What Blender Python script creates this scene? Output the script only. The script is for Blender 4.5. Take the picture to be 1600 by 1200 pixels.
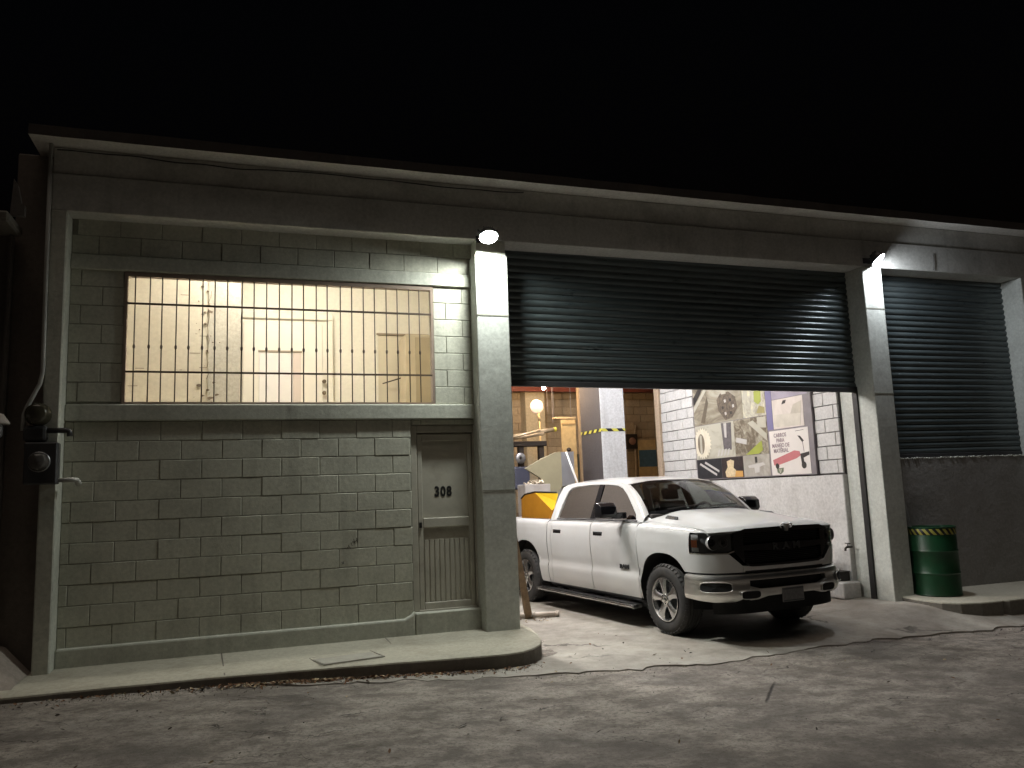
import bpy, bmesh, math, random
from mathutils import Matrix, Vector
random.seed(7)
R = math.radians
scene = bpy.context.scene
for o in list(bpy.data.objects):
    bpy.data.objects.remove(o)

# ------------------------------------------------------------------ camera, sky, light, exposure
cam = bpy.data.cameras.new("camera")
cam.sensor_width = 36.0
cam.lens = 1238.9 / 1600 * 36.0
cam.clip_start = 0.05
cam.clip_end = 500
camo = bpy.data.objects.new("camera", cam)
scene.collection.objects.link(camo)
yaw, pit, rol = R(19.03), R(7.80), R(-2.143)
fw = Vector((math.sin(yaw) * math.cos(pit), math.cos(yaw) * math.cos(pit), math.sin(pit)))
rt = Vector((math.cos(yaw), -math.sin(yaw), 0))
up = rt.cross(fw)
rt2 = rt * math.cos(rol) + up * math.sin(rol)
up2 = -rt * math.sin(rol) + up * math.cos(rol)
M = Matrix((rt2, up2, -fw)).transposed().to_4x4()
M.translation = Vector((-1.6155, -8.894, 1.495))
camo.matrix_world = M
scene.camera = camo

world = bpy.data.worlds.new("World")
scene.world = world
world.use_nodes = True
wn = world.node_tree
sky = wn.nodes.new("ShaderNodeTexSky")
sky.sky_type = 'NISHITA'
sky.sun_disc = False
sky.sun_elevation = R(-4.0)
sky.sun_rotation = R(200)
wn.links.new(sky.outputs[0], wn.nodes["Background"].inputs[0])
wn.nodes["Background"].inputs[1].default_value = 0.05

sun = bpy.data.lights.new("street_glow", 'SUN')
sun.energy = 0.38
sun.angle = R(40)
sun.color = (1.0, 0.84, 0.71)
suno = bpy.data.objects.new("street_glow", sun)
scene.collection.objects.link(suno)
suno.rotation_euler = Vector((0.10, 0.17, -0.98)).to_track_quat('-Z', 'Y').to_euler()

scene.view_settings.view_transform = 'Standard'
scene.view_settings.look = 'None'
scene.view_settings.gamma = 1
scene.view_settings.exposure = 0.0
scene.view_settings.use_curve_mapping = False
FLOOD = 1420.0
FLOOD2 = 600.0
TUBE = 2300.0
BULB = 1800.0
ROOM = 190.0

# ------------------------------------------------------------------ helpers
COL = scene.collection


def link(o):
    COL.objects.link(o)
    return o


def tag(o, label=None, cat=None, group=None, kind=None):
    if label: o["label"] = label
    if cat: o["category"] = cat
    if group: o["group"] = group
    if kind: o["kind"] = kind
    return o


def thing(name, loc, label, cat, rz=0, group=None):
    o = link(bpy.data.objects.new(name, None))
    o.empty_display_size = 0.1
    o.location = loc
    o.rotation_euler = (0, 0, rz)
    o["lc"] = 0
    del o["lc"]
    return tag(o, label, cat, group)


def adopt(c, p, local=False):
    """parent c to p; mesh given in world coordinates unless local"""
    if p is None: return c
    c.parent = p
    if not local and p.type == 'EMPTY':
        b = Matrix.Translation(p.location) @ p.rotation_euler.to_matrix().to_4x4()
        c.matrix_parent_inverse = b.inverted()
    return c


def mk(name, v, f, m, parent=None, smooth=False, local=False):
    me = bpy.data.meshes.new(name)
    me.from_pydata([tuple(a) for a in v], [], f)
    me.validate()
    me.update()
    if m: me.materials.append(m)
    if smooth:
        for p in me.polygons: p.use_smooth = True
    o = link(bpy.data.objects.new(name, me))
    return adopt(o, parent, local)


class MB:
    def __init__(s):
        s.v, s.f = [], []

    def add(s, v, f):
        n = len(s.v)
        s.v += [tuple(a) for a in v]
        s.f += [tuple(i + n for i in q) for q in f]
        return s

    def box(s, x0, x1, y0, y1, z0, z1):
        v = [(x0, y0, z0), (x1, y0, z0), (x1, y1, z0), (x0, y1, z0), (x0, y0, z1), (x1, y0, z1), (x1, y1, z1), (x0, y1, z1)]
        return s.add(v, [(0, 3, 2, 1), (4, 5, 6, 7), (0, 1, 5, 4), (1, 2, 6, 5), (2, 3, 7, 6), (3, 0, 4, 7)])

    def tube(s, pts, r, n=8, cap=True):
        pts = [Vector(p) for p in pts]
        rr = r if isinstance(r, (list, tuple)) else [r] * len(pts)
        v, f = [], []
        prev = None
        for i, p in enumerate(pts):
            d = (pts[min(i + 1, len(pts) - 1)] - pts[max(i - 1, 0)]).normalized()
            a = prev if prev is not None else (Vector((0, 0, 1)) if abs(d.z) < .9 else Vector((1, 0, 0)))
            a = (a - d * a.dot(d)).normalized()
            prev = a
            b = d.cross(a)
            for k in range(n):
                t = 2 * math.pi * k / n
                v.append(p + (a * math.cos(t) + b * math.sin(t)) * rr[i])
        for i in range(len(pts) - 1):
            for k in range(n):
                f.append((i * n + k, i * n + (k + 1) % n, (i + 1) * n + (k + 1) % n, (i + 1) * n + k))
        if cap:
            f.append(tuple(range(n))[::-1])
            f.append(tuple((len(pts) - 1) * n + k for k in range(n)))
        return s.add(v, f)

    def lathe(s, prof, n=24, c=(0, 0, 0), axis='z'):
        v, f = [], []
        for r, h in prof:
            for k in range(n):
                t = 2 * math.pi * k / n
                a, b = r * math.cos(t), r * math.sin(t)
                if axis == 'z': v.append((c[0] + a, c[1] + b, c[2] + h))
                elif axis == 'y': v.append((c[0] + a, c[1] + h, c[2] + b))
                else: v.append((c[0] + h, c[1] + a, c[2] + b))
        for i in range(len(prof) - 1):
            for k in range(n):
                f.append((i * n + k, i * n + (k + 1) % n, (i + 1) * n + (k + 1) % n, (i + 1) * n + k))
        return s.add(v, f)

    def prism(s, poly, d0, d1, axis='y'):
        """extrude 2D polygon; axis y: poly=(x,z); axis x: poly=(y,z); axis z: poly=(x,y)"""
        n = len(poly)
        def P(p, d):
            return (p[0], d, p[1]) if axis == 'y' else ((d, p[0], p[1]) if axis == 'x' else (p[0], p[1], d))
        v = [P(p, d0) for p in poly] + [P(p, d1) for p in poly]
        f = [tuple(range(n)), tuple(range(2 * n - 1, n - 1, -1))]
        for i in range(n):
            j = (i + 1) % n
            f.append((i, i + n, j + n, j))
        return s.add(v, f)

    def grid(s, P, flip=False):
        nr, nc = len(P), len(P[0])
        v = [p for row in P for p in row]
        f = []
        for i in range(nr - 1):
            for j in range(nc - 1):
                q = (i * nc + j, i * nc + j + 1, (i + 1) * nc + j + 1, (i + 1) * nc + j)
                f.append(q[::-1] if flip else q)
        return s.add(v, f)

    def build(s, name, m, parent=None, smooth=False, local=False, bev=0, seg=1, fixn=True, auto=None):
        o = mk(name, s.v, s.f, m, parent, smooth, local)
        if fixn or bev:
            bm = bmesh.new()
            bm.from_mesh(o.data)
            if fixn: bmesh.ops.recalc_face_normals(bm, faces=bm.faces)
            if bev:
                e = [x for x in bm.edges if len(x.link_faces) == 2 and x.calc_face_angle() > .5]
                bmesh.ops.bevel(bm, geom=e, offset=bev, segments=seg, profile=.5, affect='EDGES', clamp_overlap=True)
            if smooth:
                for p in bm.faces: p.smooth = True
            bm.to_mesh(o.data)
            bm.free()
        if auto is not None:
            o.data.polygons.foreach_set("use_smooth", [True] * len(o.data.polygons))
            o.data.set_sharp_from_angle(angle=R(auto))
        return o


def box(name, x0, x1, y0, y1, z0, z1, m, parent=None, bev=0.0, local=False, seg=1):
    return MB().box(x0, x1, y0, y1, z0, z1).build(name, m, parent, local=local, bev=bev, seg=seg)


def lerp(a, b, t): return a + (b - a) * t


def interp(x, xs, ys):
    if x <= xs[0]: return ys[0]
    for i in range(len(xs) - 1):
        if x <= xs[i + 1]:
            return ys[i] + (ys[i + 1] - ys[i]) * (x - xs[i]) / (xs[i + 1] - xs[i])
    return ys[-1]


def hsh(*a):
    s = math.sin(sum(v * k for v, k in zip(a, (12.9898, 78.233, 37.719, 4.581)))) * 43758.5453
    return s - math.floor(s)


def vnoise(x, y):
    xi, yi = math.floor(x), math.floor(y)
    fx, fy = x - xi, y - yi
    fx, fy = fx * fx * (3 - 2 * fx), fy * fy * (3 - 2 * fy)
    return lerp(lerp(hsh(xi, yi), hsh(xi + 1, yi), fx), lerp(hsh(xi, yi + 1), hsh(xi + 1, yi + 1), fx), fy)


# ------------------------------------------------------------------ materials
class NT:
    def __init__(s, name):
        s.m = bpy.data.materials.new(name)
        s.m.use_nodes = True
        s.t = s.m.node_tree
        s.b = s.t.nodes["Principled BSDF"]
        s.pos = s.n("ShaderNodeNewGeometry").outputs["Position"]

    def n(s, ty, **k):
        x = s.t.nodes.new(ty)
        for a, b in k.items(): setattr(x, a, b)
        return x

    def l(s, a, b): s.t.links.new(a, b)

    def noise(s, scale, detail=4, rough=.6, vec=None, stretch=None, dist=0):
        v = vec or s.pos
        if stretch:
            mp = s.n("ShaderNodeMapping")
            mp.inputs["Scale"].default_value = stretch
            s.l(v, mp.inputs[0])
            v = mp.outputs[0]
        x = s.n("ShaderNodeTexNoise")
        x.inputs["Scale"].default_value = scale
        x.inputs["Detail"].default_value = detail
        x.inputs["Roughness"].default_value = rough
        x.inputs["Distortion"].default_value = dist
        s.l(v, x.inputs["Vector"])
        return x.outputs[0]

    def ramp(s, a, p0, p1, c0=(0, 0, 0), c1=(1, 1, 1)):
        x = s.n("ShaderNodeValToRGB")
        e = x.color_ramp.elements
        e[0].position, e[1].position = p0, p1
        e[0].color, e[1].color = (*c0, 1), (*c1, 1)
        s.l(a, x.inputs[0])
        return x.outputs[0]

    def mix(s, a, b, fac, mode='MIX'):
        x = s.n("ShaderNodeMix", data_type='RGBA', blend_type=mode)
        for sock, val in ((x.inputs[0], fac), (x.inputs[6], a), (x.inputs[7], b)):
            if hasattr(val, "node"): s.l(val, sock)
            elif isinstance(val, (int, float)): sock.default_value = val
            else: sock.default_value = (*val[:3], 1)
        return x.outputs[2]

    def math(s, a, b, op='MULTIPLY'):
        x = s.n("ShaderNodeMath", operation=op)
        for sock, val in ((x.inputs[0], a), (x.inputs[1], b)):
            if hasattr(val, "node"): s.l(val, sock)
            else: sock.default_value = val
        return x.outputs[0]

    def bump(s, h, strength=.3, dist=.01, prev=None):
        x = s.n("ShaderNodeBump")
        x.inputs["Strength"].default_value = strength
        x.inputs["Distance"].default_value = dist
        s.l(h, x.inputs["Height"])
        if prev: s.l(prev, x.inputs["Normal"])
        s.l(x.outputs[0], s.b.inputs["Normal"])
        return x.outputs[0]

    def col(s, c):
        i = s.b.inputs["Base Color"]
        if hasattr(c, "node"): s.l(c, i)
        else: i.default_value = (*c[:3], 1)

    def set(s, **k):
        for a, b in k.items():
            i = s.b.inputs[a.replace("_", " ")]
            if hasattr(b, "node"): s.l(b, i)
            else: i.default_value = b
        return s


def plaster(name, c, dirt=(.10, .085, .07), amt=.45, rough=.85, bs=1.0, rnd=.12, streak=.4, dscale=1.7, fv=.72):
    n = NT(name)
    big = n.noise(dscale, 6, .65)
    fine = n.noise(26, 5, .65)
    st = n.noise(5, 5, .6, stretch=(1, 1, .12))
    col = n.mix(c, tuple(x * fv for x in c), n.ramp(fine, .35, .75))
    col = n.mix(col, dirt, n.math(n.ramp(big, .48, .85), amt))
    col = n.mix(col, dirt, n.math(n.ramp(st, .55, .85), streak))
    if rnd:
        oi = n.n("ShaderNodeObjectInfo").outputs["Random"]
        col = n.mix(col, tuple(x * .55 for x in c), n.math(oi, rnd * 2))
    sp = n.noise(140, 2, .5)
    col = n.mix(col, tuple(x * .35 for x in dirt), n.math(n.ramp(sp, .70, .74), .55))
    n.col(col)
    n.set(Roughness=rough)
    b = n.bump(n.noise(9, 4, .6), .25 * bs, .02)
    n.bump(n.noise(130, 3, .7), .35 * bs, .004, b)
    return n.m


def simple(name, c, rough=.6, metal=0, var=.2, scale=6, bump=.1, bscale=80, coat=0, spec=.5, dirt=None, damt=.4):
    n = NT(name)
    f = n.noise(scale, 5, .6)
    col = n.mix(c, tuple(x * (1 - var) for x in c), n.ramp(f, .35, .7))
    if dirt:
        col = n.mix(col, dirt, n.math(n.ramp(n.noise(scale * .6, 6, .7), .5, .72), damt))
    n.col(col)
    r = n.n("ShaderNodeMapRange")
    r.inputs[3].default_value = max(.02, rough * .8)
    r.inputs[4].default_value = min(1, rough * 1.2)
    n.l(f, r.inputs[0])
    n.set(Roughness=r.outputs[0], Metallic=metal, Coat_Weight=coat, Specular_IOR_Level=spec)
    if bump: n.bump(n.noise(bscale, 3, .6), bump, .003)
    return n.m


def emit(name, c, s):
    n = NT(name)
    n.col((.8, .8, .8))
    n.set(Emission_Color=(*c, 1), Emission_Strength=s)
    return n.m


def glass(name, tint=(.6, .65, .65), refl=.10, dens=.5):
    n = NT(name)
    tr = n.n("ShaderNodeBsdfTransparent")
    tr.inputs[0].default_value = (*tint, 1)
    gl = n.n("ShaderNodeBsdfGlossy")
    gl.inputs["Roughness"].default_value = .03
    fr = n.n("ShaderNodeFresnel")
    fr.inputs[0].default_value = 1.5
    mx = n.n("ShaderNodeMixShader")
    n.l(fr.outputs[0], mx.inputs[0])
    n.l(tr.outputs[0], mx.inputs[1])
    n.l(gl.outputs[0], mx.inputs[2])
    n.l(mx.outputs[0], n.t.nodes["Material Output"].inputs[0])
    return n.m


m_block = plaster("painted_block", (.55, .55, .455), rnd=.07, amt=.5)
m_mortar = plaster("painted_mortar", (.31, .31, .255), rnd=0, amt=.5)
m_conc = plaster("painted_concrete", (.55, .56, .48), rnd=.05, amt=.45, streak=.45)
m_pill = plaster("pillar_paint", (.58, .60, .55), rnd=.0, amt=.35, streak=.25, bs=.6)
m_band = plaster("parapet_concrete", (.58, .58, .54), rnd=.05, amt=.55, streak=.45)
m_dark = plaster("dark_concrete", (.055, .047, .042), rnd=.05, amt=.7, streak=.6)
m_lowwall = plaster("bare_render", (.29, .28, .26), rnd=0, amt=.45, bs=2.2, streak=.1)
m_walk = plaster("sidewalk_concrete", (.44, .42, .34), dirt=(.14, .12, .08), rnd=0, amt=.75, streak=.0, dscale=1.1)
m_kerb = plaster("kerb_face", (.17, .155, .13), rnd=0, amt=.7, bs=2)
m_inwall = plaster("garage_white_block", (.66, .65, .63), rnd=.1, amt=.22, streak=.1)
m_injoint = simple("garage_joint", (.10, .095, .09), .9)
m_inlow = plaster("garage_grey_render", (.64, .63, .61), rnd=0, amt=.45, dirt=(.20, .18, .16), streak=.25, dscale=3)
m_tanblock = plaster("raw_tan_block", (.50, .39, .25), rnd=.3, amt=.5, dirt=(.2, .14, .08))
m_tanjoint = simple("raw_joint", (.25, .18, .11), .95)
m_room = plaster("room_plaster", (.76, .71, .60), rnd=0, amt=.08, dirt=(.45, .38, .28), streak=.1, bs=.4, fv=.90)
m_room2 = plaster("room_old_plaster", (.60, .54, .43), rnd=0, amt=.3, dirt=(.42, .34, .24), streak=.12, bs=.6, dscale=2.6, fv=.86)
m_wdoor = simple("room_white_door", (.74, .68, .58), .5, var=.06)
m_chip = simple("bare_chip", (.16, .12, .085), .9)
m_door = simple("door_paint", (.44, .42, .35), .55, var=.2, scale=4, dirt=(.16, .13, .09), damt=.5, bump=.15)
m_doorb = simple("door_frame_paint", (.45, .43, .36), .6, var=.2, dirt=(.17, .13, .09))
m_black = simple("black_paint", (.012, .012, .012), .5)
m_bar = simple("grille_iron", (.055, .038, .025), .55, var=.4, dirt=(.12, .05, .02))
m_frame = simple("window_angle_iron", (.30, .23, .18), .6, dirt=(.14, .08, .05))
m_alu = simple("grey_metal", (.35, .35, .36), .4, metal=.8)
m_meter = simple("meter_grey", (.045, .045, .047), .5)
m_conduit = simple("conduit_grey", (.40, .40, .37), .55)
m_lampbody = simple("lamp_body", (.05, .05, .055), .45)


def m_slat_():
    n = NT("shutter_steel")
    f = n.noise(7, 5, .6, stretch=(.35, 1, 3))
    col = n.mix((.075, .096, .100), (.115, .138, .140), n.ramp(f, .3, .7))
    col = n.mix(col, (.08, .065, .05), n.math(n.ramp(n.noise(3.5, 6, .7), .55, .8), .4))
    n.col(col)
    rr = n.n("ShaderNodeMapRange")
    rr.inputs[3].default_value = .22
    rr.inputs[4].default_value = .38
    n.l(f, rr.inputs[0])
    n.set(Roughness=rr.outputs[0], Metallic=.35, Specular_IOR_Level=.6)
    b_ = n.bump(n.noise(1.6, 3, .6, stretch=(1, 1, 2.5)), .25, .02)
    n.bump(n.noise(60, 3, .6), .06, .003, b_)
    return n.m


m_slat = m_slat_()


def m_road_():
    n = NT("worn_asphalt")
    big = n.noise(.55, 6, .62)
    mid = n.noise(3.4, 8, .70, stretch=(.8, 1.1, 1))
    fine = n.noise(30, 6, .75)
    agg = n.noise(210, 2, .6)
    c = n.mix((.17, .148, .126), (.39, .350, .303), n.ramp(mid, .41, .60))
    c = n.mix(c, (.115, .099, .086), n.math(n.ramp(big, .48, .60), .75))
    c = n.mix(c, (.09, .074, .060), n.math(n.ramp(n.noise(9, 7, .78, stretch=(.9, 1.0, 1)), .55, .62), .6))
    c = n.mix(c, (.38, .35, .31), n.math(n.ramp(n.noise(1.2, 7, .7), .56, .70), .7))
    c = n.mix(c, (.11, .095, .08), n.math(n.ramp(fine, .50, .62), .7))
    c = n.mix(c, (.30, .28, .26), n.math(n.ramp(agg, .60, .70), .45))
    c = n.mix(c, (.05, .043, .036), n.math(n.ramp(n.noise(95, 3, .7), .58, .68), .6))
    # cracks
    wob = n.noise(3, 4, .6)
    vv = n.n("ShaderNodeVectorMath", operation='MULTIPLY_ADD')
    n.l(n.noise(2.2, 4, .6), vv.inputs[0])
    vv.inputs[1].default_value = (.9, .9, .0)
    n.l(n.pos, vv.inputs[2])
    mp = n.n("ShaderNodeMapping")
    mp.inputs["Scale"].default_value = (.55, 1.25, 1)
    n.l(vv.outputs[0], mp.inputs[0])
    vo = n.n("ShaderNodeTexVoronoi", feature='DISTANCE_TO_EDGE')
    vo.inputs["Scale"].default_value = 1.1
    n.l(mp.outputs[0], vo.inputs["Vector"])
    crack = n.ramp(vo.outputs[0], .003, .013, (1, 1, 1), (0, 0, 0))
    mask = n.ramp(n.noise(.8, 4, .6), .52, .60)
    crack = n.math(crack, mask)
    c = n.mix(c, (.022, .018, .015), n.math(crack, .9))
    n.col(c)
    n.set(Roughness=.85)
    h = n.math(mid, n.math(crack, -.6), 'ADD')
    b = n.bump(h, .6, .03)
    n.bump(agg, .7, .008, n.bump(fine, .5, .012, b))
    return n.m


m_road = m_road_()


def m_drive_():
    n = NT("driveway_concrete")
    big = n.noise(.9, 6, .62)
    fine = n.noise(30, 5, .65)
    c = n.mix((.37, .35, .305), (.22, .20, .17), n.ramp(n.noise(2.6, 6, .66), .36, .68))
    c = n.mix(c, (.15, .13, .105), n.math(n.ramp(big, .52, .72), .55))
    c = n.mix(c, (.10, .085, .07), n.math(n.ramp(fine, .56, .74), .45))
    vo = n.n("ShaderNodeTexVoronoi", feature='DISTANCE_TO_EDGE')
    vo.inputs["Scale"].default_value = .55
    vv = n.n("ShaderNodeVectorMath", operation='MULTIPLY_ADD')
    n.l(n.noise(3, 4, .6), vv.inputs[0])
    vv.inputs[1].default_value = (.5, .5, 0)
    n.l(n.pos, vv.inputs[2])
    n.l(vv.outputs[0], vo.inputs["Vector"])
    crack = n.math(n.ramp(vo.outputs[0], .003, .010, (1, 1, 1), (0, 0, 0)), n.ramp(n.noise(.7, 3, .5), .5, .56))
    c = n.mix(c, (.04, .033, .026), n.math(crack, .85))
    n.col(c)
    n.set(Roughness=.8)
    b = n.bump(n.noise(5, 5, .6), .4, .02)
    n.bump(fine, .4, .006, b)
    return n.m


m_drive = m_drive_()

# ------------------------------------------------------------------ ground
RX = [-60, -10, -3.5, -1.7, .5, 1.3, 4, 7.6, 14, 60]
RZ = [.6, .06, -.06, -.10, -.185, -.20, -.25, -.335, -.47, -.9]


def road_z(x, y=-2.5):
    return interp(x, RX, RZ)


def build_road():
    xs = [-60, -40, -25, -15] + [-10 + i * .25 for i in range(109)] + [20, 25, 35, 50, 60]
    ys = [-60, -40, -25, -16, -11] + [-9 + i * .25 for i in range(37)] + [2, 6, 12, 40]
    P = []
    for y in ys:
        row = []
        for x in xs:
            z = road_z(x) + (vnoise(x * .7, y * .9) - .5) * .03 + (vnoise(x * 2.3 + 9, y * 2.9) - .5) * .012
            if y > 0.2: z -= min(.35, (y - .2) * .4)
            row.append((x, y, z - .012))
        P.append(row)
    o = MB().grid(P).build("road", m_road, smooth=True, fixn=False)
    tag(o, "worn patched asphalt street in front of the workshop", kind='structure')


build_road()

EX = [-1.6, -1.2, -.38, .95, 2.0, 3.0, 4.0, 5.0, 6.0, 6.9, 8.2, 9.9]
EY = [-1.15, -1.28, -1.44, -1.66, -1.80, -1.86, -1.66, -1.5, -1.48, -1.5, -1.38, -1.3]


def floor_z(x, y):
    zin = interp(x, [2.0, 5.6, 6.5, 9.9], [-.206, -.206, -.13, -.13])
    ye = interp(x, EX, EY)
    if y >= -.55: return zin
    t = min(1, max(0, (y + .55) / (ye + .55)))
    return lerp(zin, road_z(x) + .001, t * t * (3 - 2 * t))


def build_drive():
    P = []
    n = 26
    xs = [-1.6 + i * .1 for i in range(115)]
    for j in range(n + 1):
        row = []
        for x in xs:
            ye = interp(x, EX, EY) + (vnoise(x * 5, 3) - .5) * .11 + (vnoise(x * 13, 8) - .5) * .09 + (hsh(x, 5) - .5) * .03
            y = lerp(ye, .35, j / n)
            row.append((x, y, floor_z(x, y) + (vnoise(x * 1.7, y * 1.7) - .5) * .008))
        P.append(row)
    v = MB().grid(P)
    e0 = [P[0][i] for i in range(len(xs))]
    v.grid([[(x, y - .01, z - .06) for x, y, z in e0], e0])
    o = v.build("driveway", m_drive, smooth=False, fixn=False, auto=30)
    tag(o, "pale concrete driveway apron under the truck nose", kind='structure')
    o = MB().grid([[(x, y, floor_z(x, 0) - .002) for x in (1.2, 3, 5.6, 6.0, 6.5, 9.8)] for y in (.35, 3, 6, 9.8)]).build("garage_floor", m_drive, fixn=False)
    tag(o, "stained concrete floor inside the garage", kind='structure')


build_drive()


def walk(name, poly, zf, label, joints=()):
    """sidewalk slab with rounded kerb; poly = outline of the kerb side then closed along the wall"""
    top, n = [], len(poly)
    cx = sum(p[0] for p in poly) / n
    v, f = [], []
    for (x, y) in poly: v.append((x, y, zf(x, y)))
    b = MB().add(v, [tuple(range(n))])
    o = b.build(name, m_walk, fixn=False)
    tag(o, label, kind='structure')
    bm = bmesh.new()
    bm.from_mesh(o.data)
    r = bmesh.ops.extrude_face_region(bm, geom=bm.faces[:])
    ev = [g for g in r["geom"] if isinstance(g, bmesh.types.BMVert)]
    for vv in ev: vv.co.z = -.7
    bmesh.ops.recalc_face_normals(bm, faces=bm.faces)
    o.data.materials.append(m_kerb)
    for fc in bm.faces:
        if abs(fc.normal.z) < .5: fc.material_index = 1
    e = [x for x in bm.edges if len(x.link_faces) == 2 and any(fc.normal.z > .7 for fc in x.link_faces) and x.calc_face_angle() > .8]
    bmesh.ops.bevel(bm, geom=e, offset=.018, segments=2, profile=.6, affect='EDGES', clamp_overlap=True)
    bm.to_mesh(o.data)
    bm.free()
    return o


lk = [(-9.0, -1.06), (-5.0, -1.06), (-3.4, -1.055), (-1.74, -1.06), (-.5, -1.15), (0, -1.18), (.5, -1.23), (.86, -1.25), (1.05, -1.22), (1.2, -1.13), (1.31, -1.0), (1.39, -.82), (1.45, -.55), (1.48, -.25), (1.46, .1)]
LK = []
for i in range(len(lk) - 1):
    k = max(1, int(math.dist(lk[i], lk[i + 1]) / .18))
    for j in range(k):
        t = j / k
        LK.append((lerp(lk[i][0], lk[i + 1][0], t) + (hsh(i, j) - .5) * .006, lerp(lk[i][1], lk[i + 1][1], t) + (hsh(j, i) - .5) * .014))
LK.append(lk[-1])
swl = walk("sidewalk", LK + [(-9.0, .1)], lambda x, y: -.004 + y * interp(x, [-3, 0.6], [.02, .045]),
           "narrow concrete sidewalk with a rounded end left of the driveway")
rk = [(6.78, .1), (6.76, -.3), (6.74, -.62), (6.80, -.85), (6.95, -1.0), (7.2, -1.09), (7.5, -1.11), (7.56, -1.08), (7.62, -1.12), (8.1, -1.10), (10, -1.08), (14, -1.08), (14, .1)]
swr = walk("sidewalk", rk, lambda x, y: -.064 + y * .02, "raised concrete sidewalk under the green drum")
# joints and service cover
for (xa, xb) in ((-1.79, -1.74), (-.13, -.10)):
    b = MB().add([(xa, 0, 0.0), (xa + .012, 0, 0.0), (xb + .012, -1.04, -.0315 + (0 if xb < -1 else -.016)), (xb, -1.04, -.0315 + (0 if xb < -1 else -.016))], [(0, 1, 2, 3)])
    b.build("control_joint", m_kerb, swl)
cov = thing("service_cover", (-.62, -.83, -.02), "rectangular metal access cover set in the sidewalk", "cover")
MB().prism([(-.95, -.71), (-.39, -.62), (-.30, -.93), (-.86, -1.03)], -.06, -.024, 'z').build("lid", simple("cover_iron", (.37, .36, .31), .8, dirt=(.16, .13, .10)), cov)
b = MB()
cr = [(-.97, -.69), (-.37, -.60), (-.28, -.945), (-.875, -1.05)]
for i in range(4):
    a, c = cr[i], cr[(i + 1) % 4]
    b.tube([(a[0], a[1], -.024), (c[0], c[1], -.026)], .006, 5)
b.build("rim", simple("cover_rim", (.30, .29, .25), .8), cov)

# ------------------------------------------------------------------ workshop building
BLD = thing("workshop_building", (2.5, 0, 0), "long low concrete block workshop with two roller shutters and barred window", "building")
BC = {}


def block_mesh(w, h, d, m, key):
    k = (round(w, 3), round(h, 3), key)
    if k not in BC:
        bm = bmesh.new()
        bmesh.ops.create_cube(bm, size=1)
        bmesh.ops.scale(bm, vec=(w, d, h), verts=bm.verts)
        # bevel the outward face edges only
        e = [x for x in bm.edges if all(vv.co.y < 0 for vv in x.verts)]
        bmesh.ops.bevel(bm, geom=e, offset=.005, segments=1, profile=.5, affect='EDGES')
        me = bpy.data.meshes.new("block")
        bm.to_mesh(me)
        bm.free()
        me.materials.append(m)
        BC[k] = me
    return BC[k]


def blocks(parent, a0, a1, z0, rows, m, key, place, off=0.0, L=.4, H=.2, gap=.006, phase=0, skip=None, jit=.0025):
    """running bond; place(a,z,jit)->(loc, rotz)"""
    for r in range(rows):
        z = z0 + r * H
        a = a0 - L + ((off + (L / 2 if (r + phase) % 2 else 0)) % L)
        while a < a1 - .02:
            b0, b1 = max(a, a0), min(a + L, a1)
            a += L
            if b1 - b0 < .05: continue
            if skip and skip((b0 + b1) / 2, z + H / 2): continue
            me = block_mesh(b1 - b0 - gap, H - gap, .05, m, key)
            o = link(bpy.data.objects.new("block", me))
            loc, rz = place((b0 + b1) / 2, z + H / 2, (random.random() - .5) * 2 * jit)
            o.location = loc
            o.rotation_euler = (0, (random.random() - .5) * .003, rz)
            o.parent = parent
            o.matrix_parent_inverse = Matrix.Identity(4)


XL, XP = -3.28, 1.0
# wall backings (mortar) with window and door openings; blocks are children
bw = MB()
bw.box(XL - .1, .215, .010, .20, -.05, 2.36)          # below sill, left of the door
bw.box(.215, 1.05, .010, .20, 2.30, 2.36)
bw.box(XL - .1, -2.775, .010, .20, 2.5, 3.95)
bw.box(.505, 1.05, .010, .20, 2.5, 3.95)
bw.box(XL - .1, 1.05, .010, .20, 4.08, 4.6)
bw.box(XL - .1, 1.05, .031, .20, 2.36, 2.5)
bw.box(XL - .1, 1.05, .031, .20, 3.95, 4.08)
WALL = bw.build("block_wall", m_mortar, BLD)
fp = lambda a, z, j: ((a, .0245 + j, z), 0)
blocks(WALL, XL, .213, -.04, 12, m_block, "f", fp, off=(.0 - XL) % .4, phase=1)
blocks(WALL, XL, -2.775, 2.56, 7, m_block, "f", fp, off=.1)
blocks(WALL, .505, .99, 2.54, 7, m_block, "f", fp, off=.15, phase=1)
blocks(WALL, XL, .99, 4.10, 2, m_block, "f", fp, off=.25)
blocks(WALL, .23, .99, 2.305, 1, m_block, "f", fp, off=.1, H=.055)

b = MB()
for (x0, z0, x1, z1) in ((-.51, .965, -.49, .99), (-.50, 1.0, -.475, .96), (-.47, 1.02, -.455, .985), (-.455, 1.035, -.43, 1.02), (-.44, 1.06, -.425, 1.0), (-.43, 1.03, -.405, 1.045), (-.41, 1.07, -.40, 1.02), (-.57, .815, -.545, .805), (-.56, .80, -.55, .825), (-.71, .79, -.70, .795)):
    b.tube([(x0, .0005, z0), (x1, .0005, z1)], .004, 4)
b.build("scribble_marks", m_black, WALL)
# plinth with sloping end
b = MB()
pl = [(XL, .17), (.10, .17), (.17, .205), (.215, .245), (.215, -.05), (XL, -.05)]
b.prism(pl, -.055, .028, 'y')
b.build("plinth", m_conc, BLD, bev=.02, seg=2)
box("door_step", .217, 1.02, -.06, .20, -.05, .222, m_conc, BLD, bev=.012)
# bands
box("sill_band", XL, .995, -.035, .028, 2.365, 2.535, m_conc, BLD, bev=.012, seg=2)
box("lintel_band", XL, .995, -.030, .028, 3.935, 4.095, m_conc, BLD, bev=.010)
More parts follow.
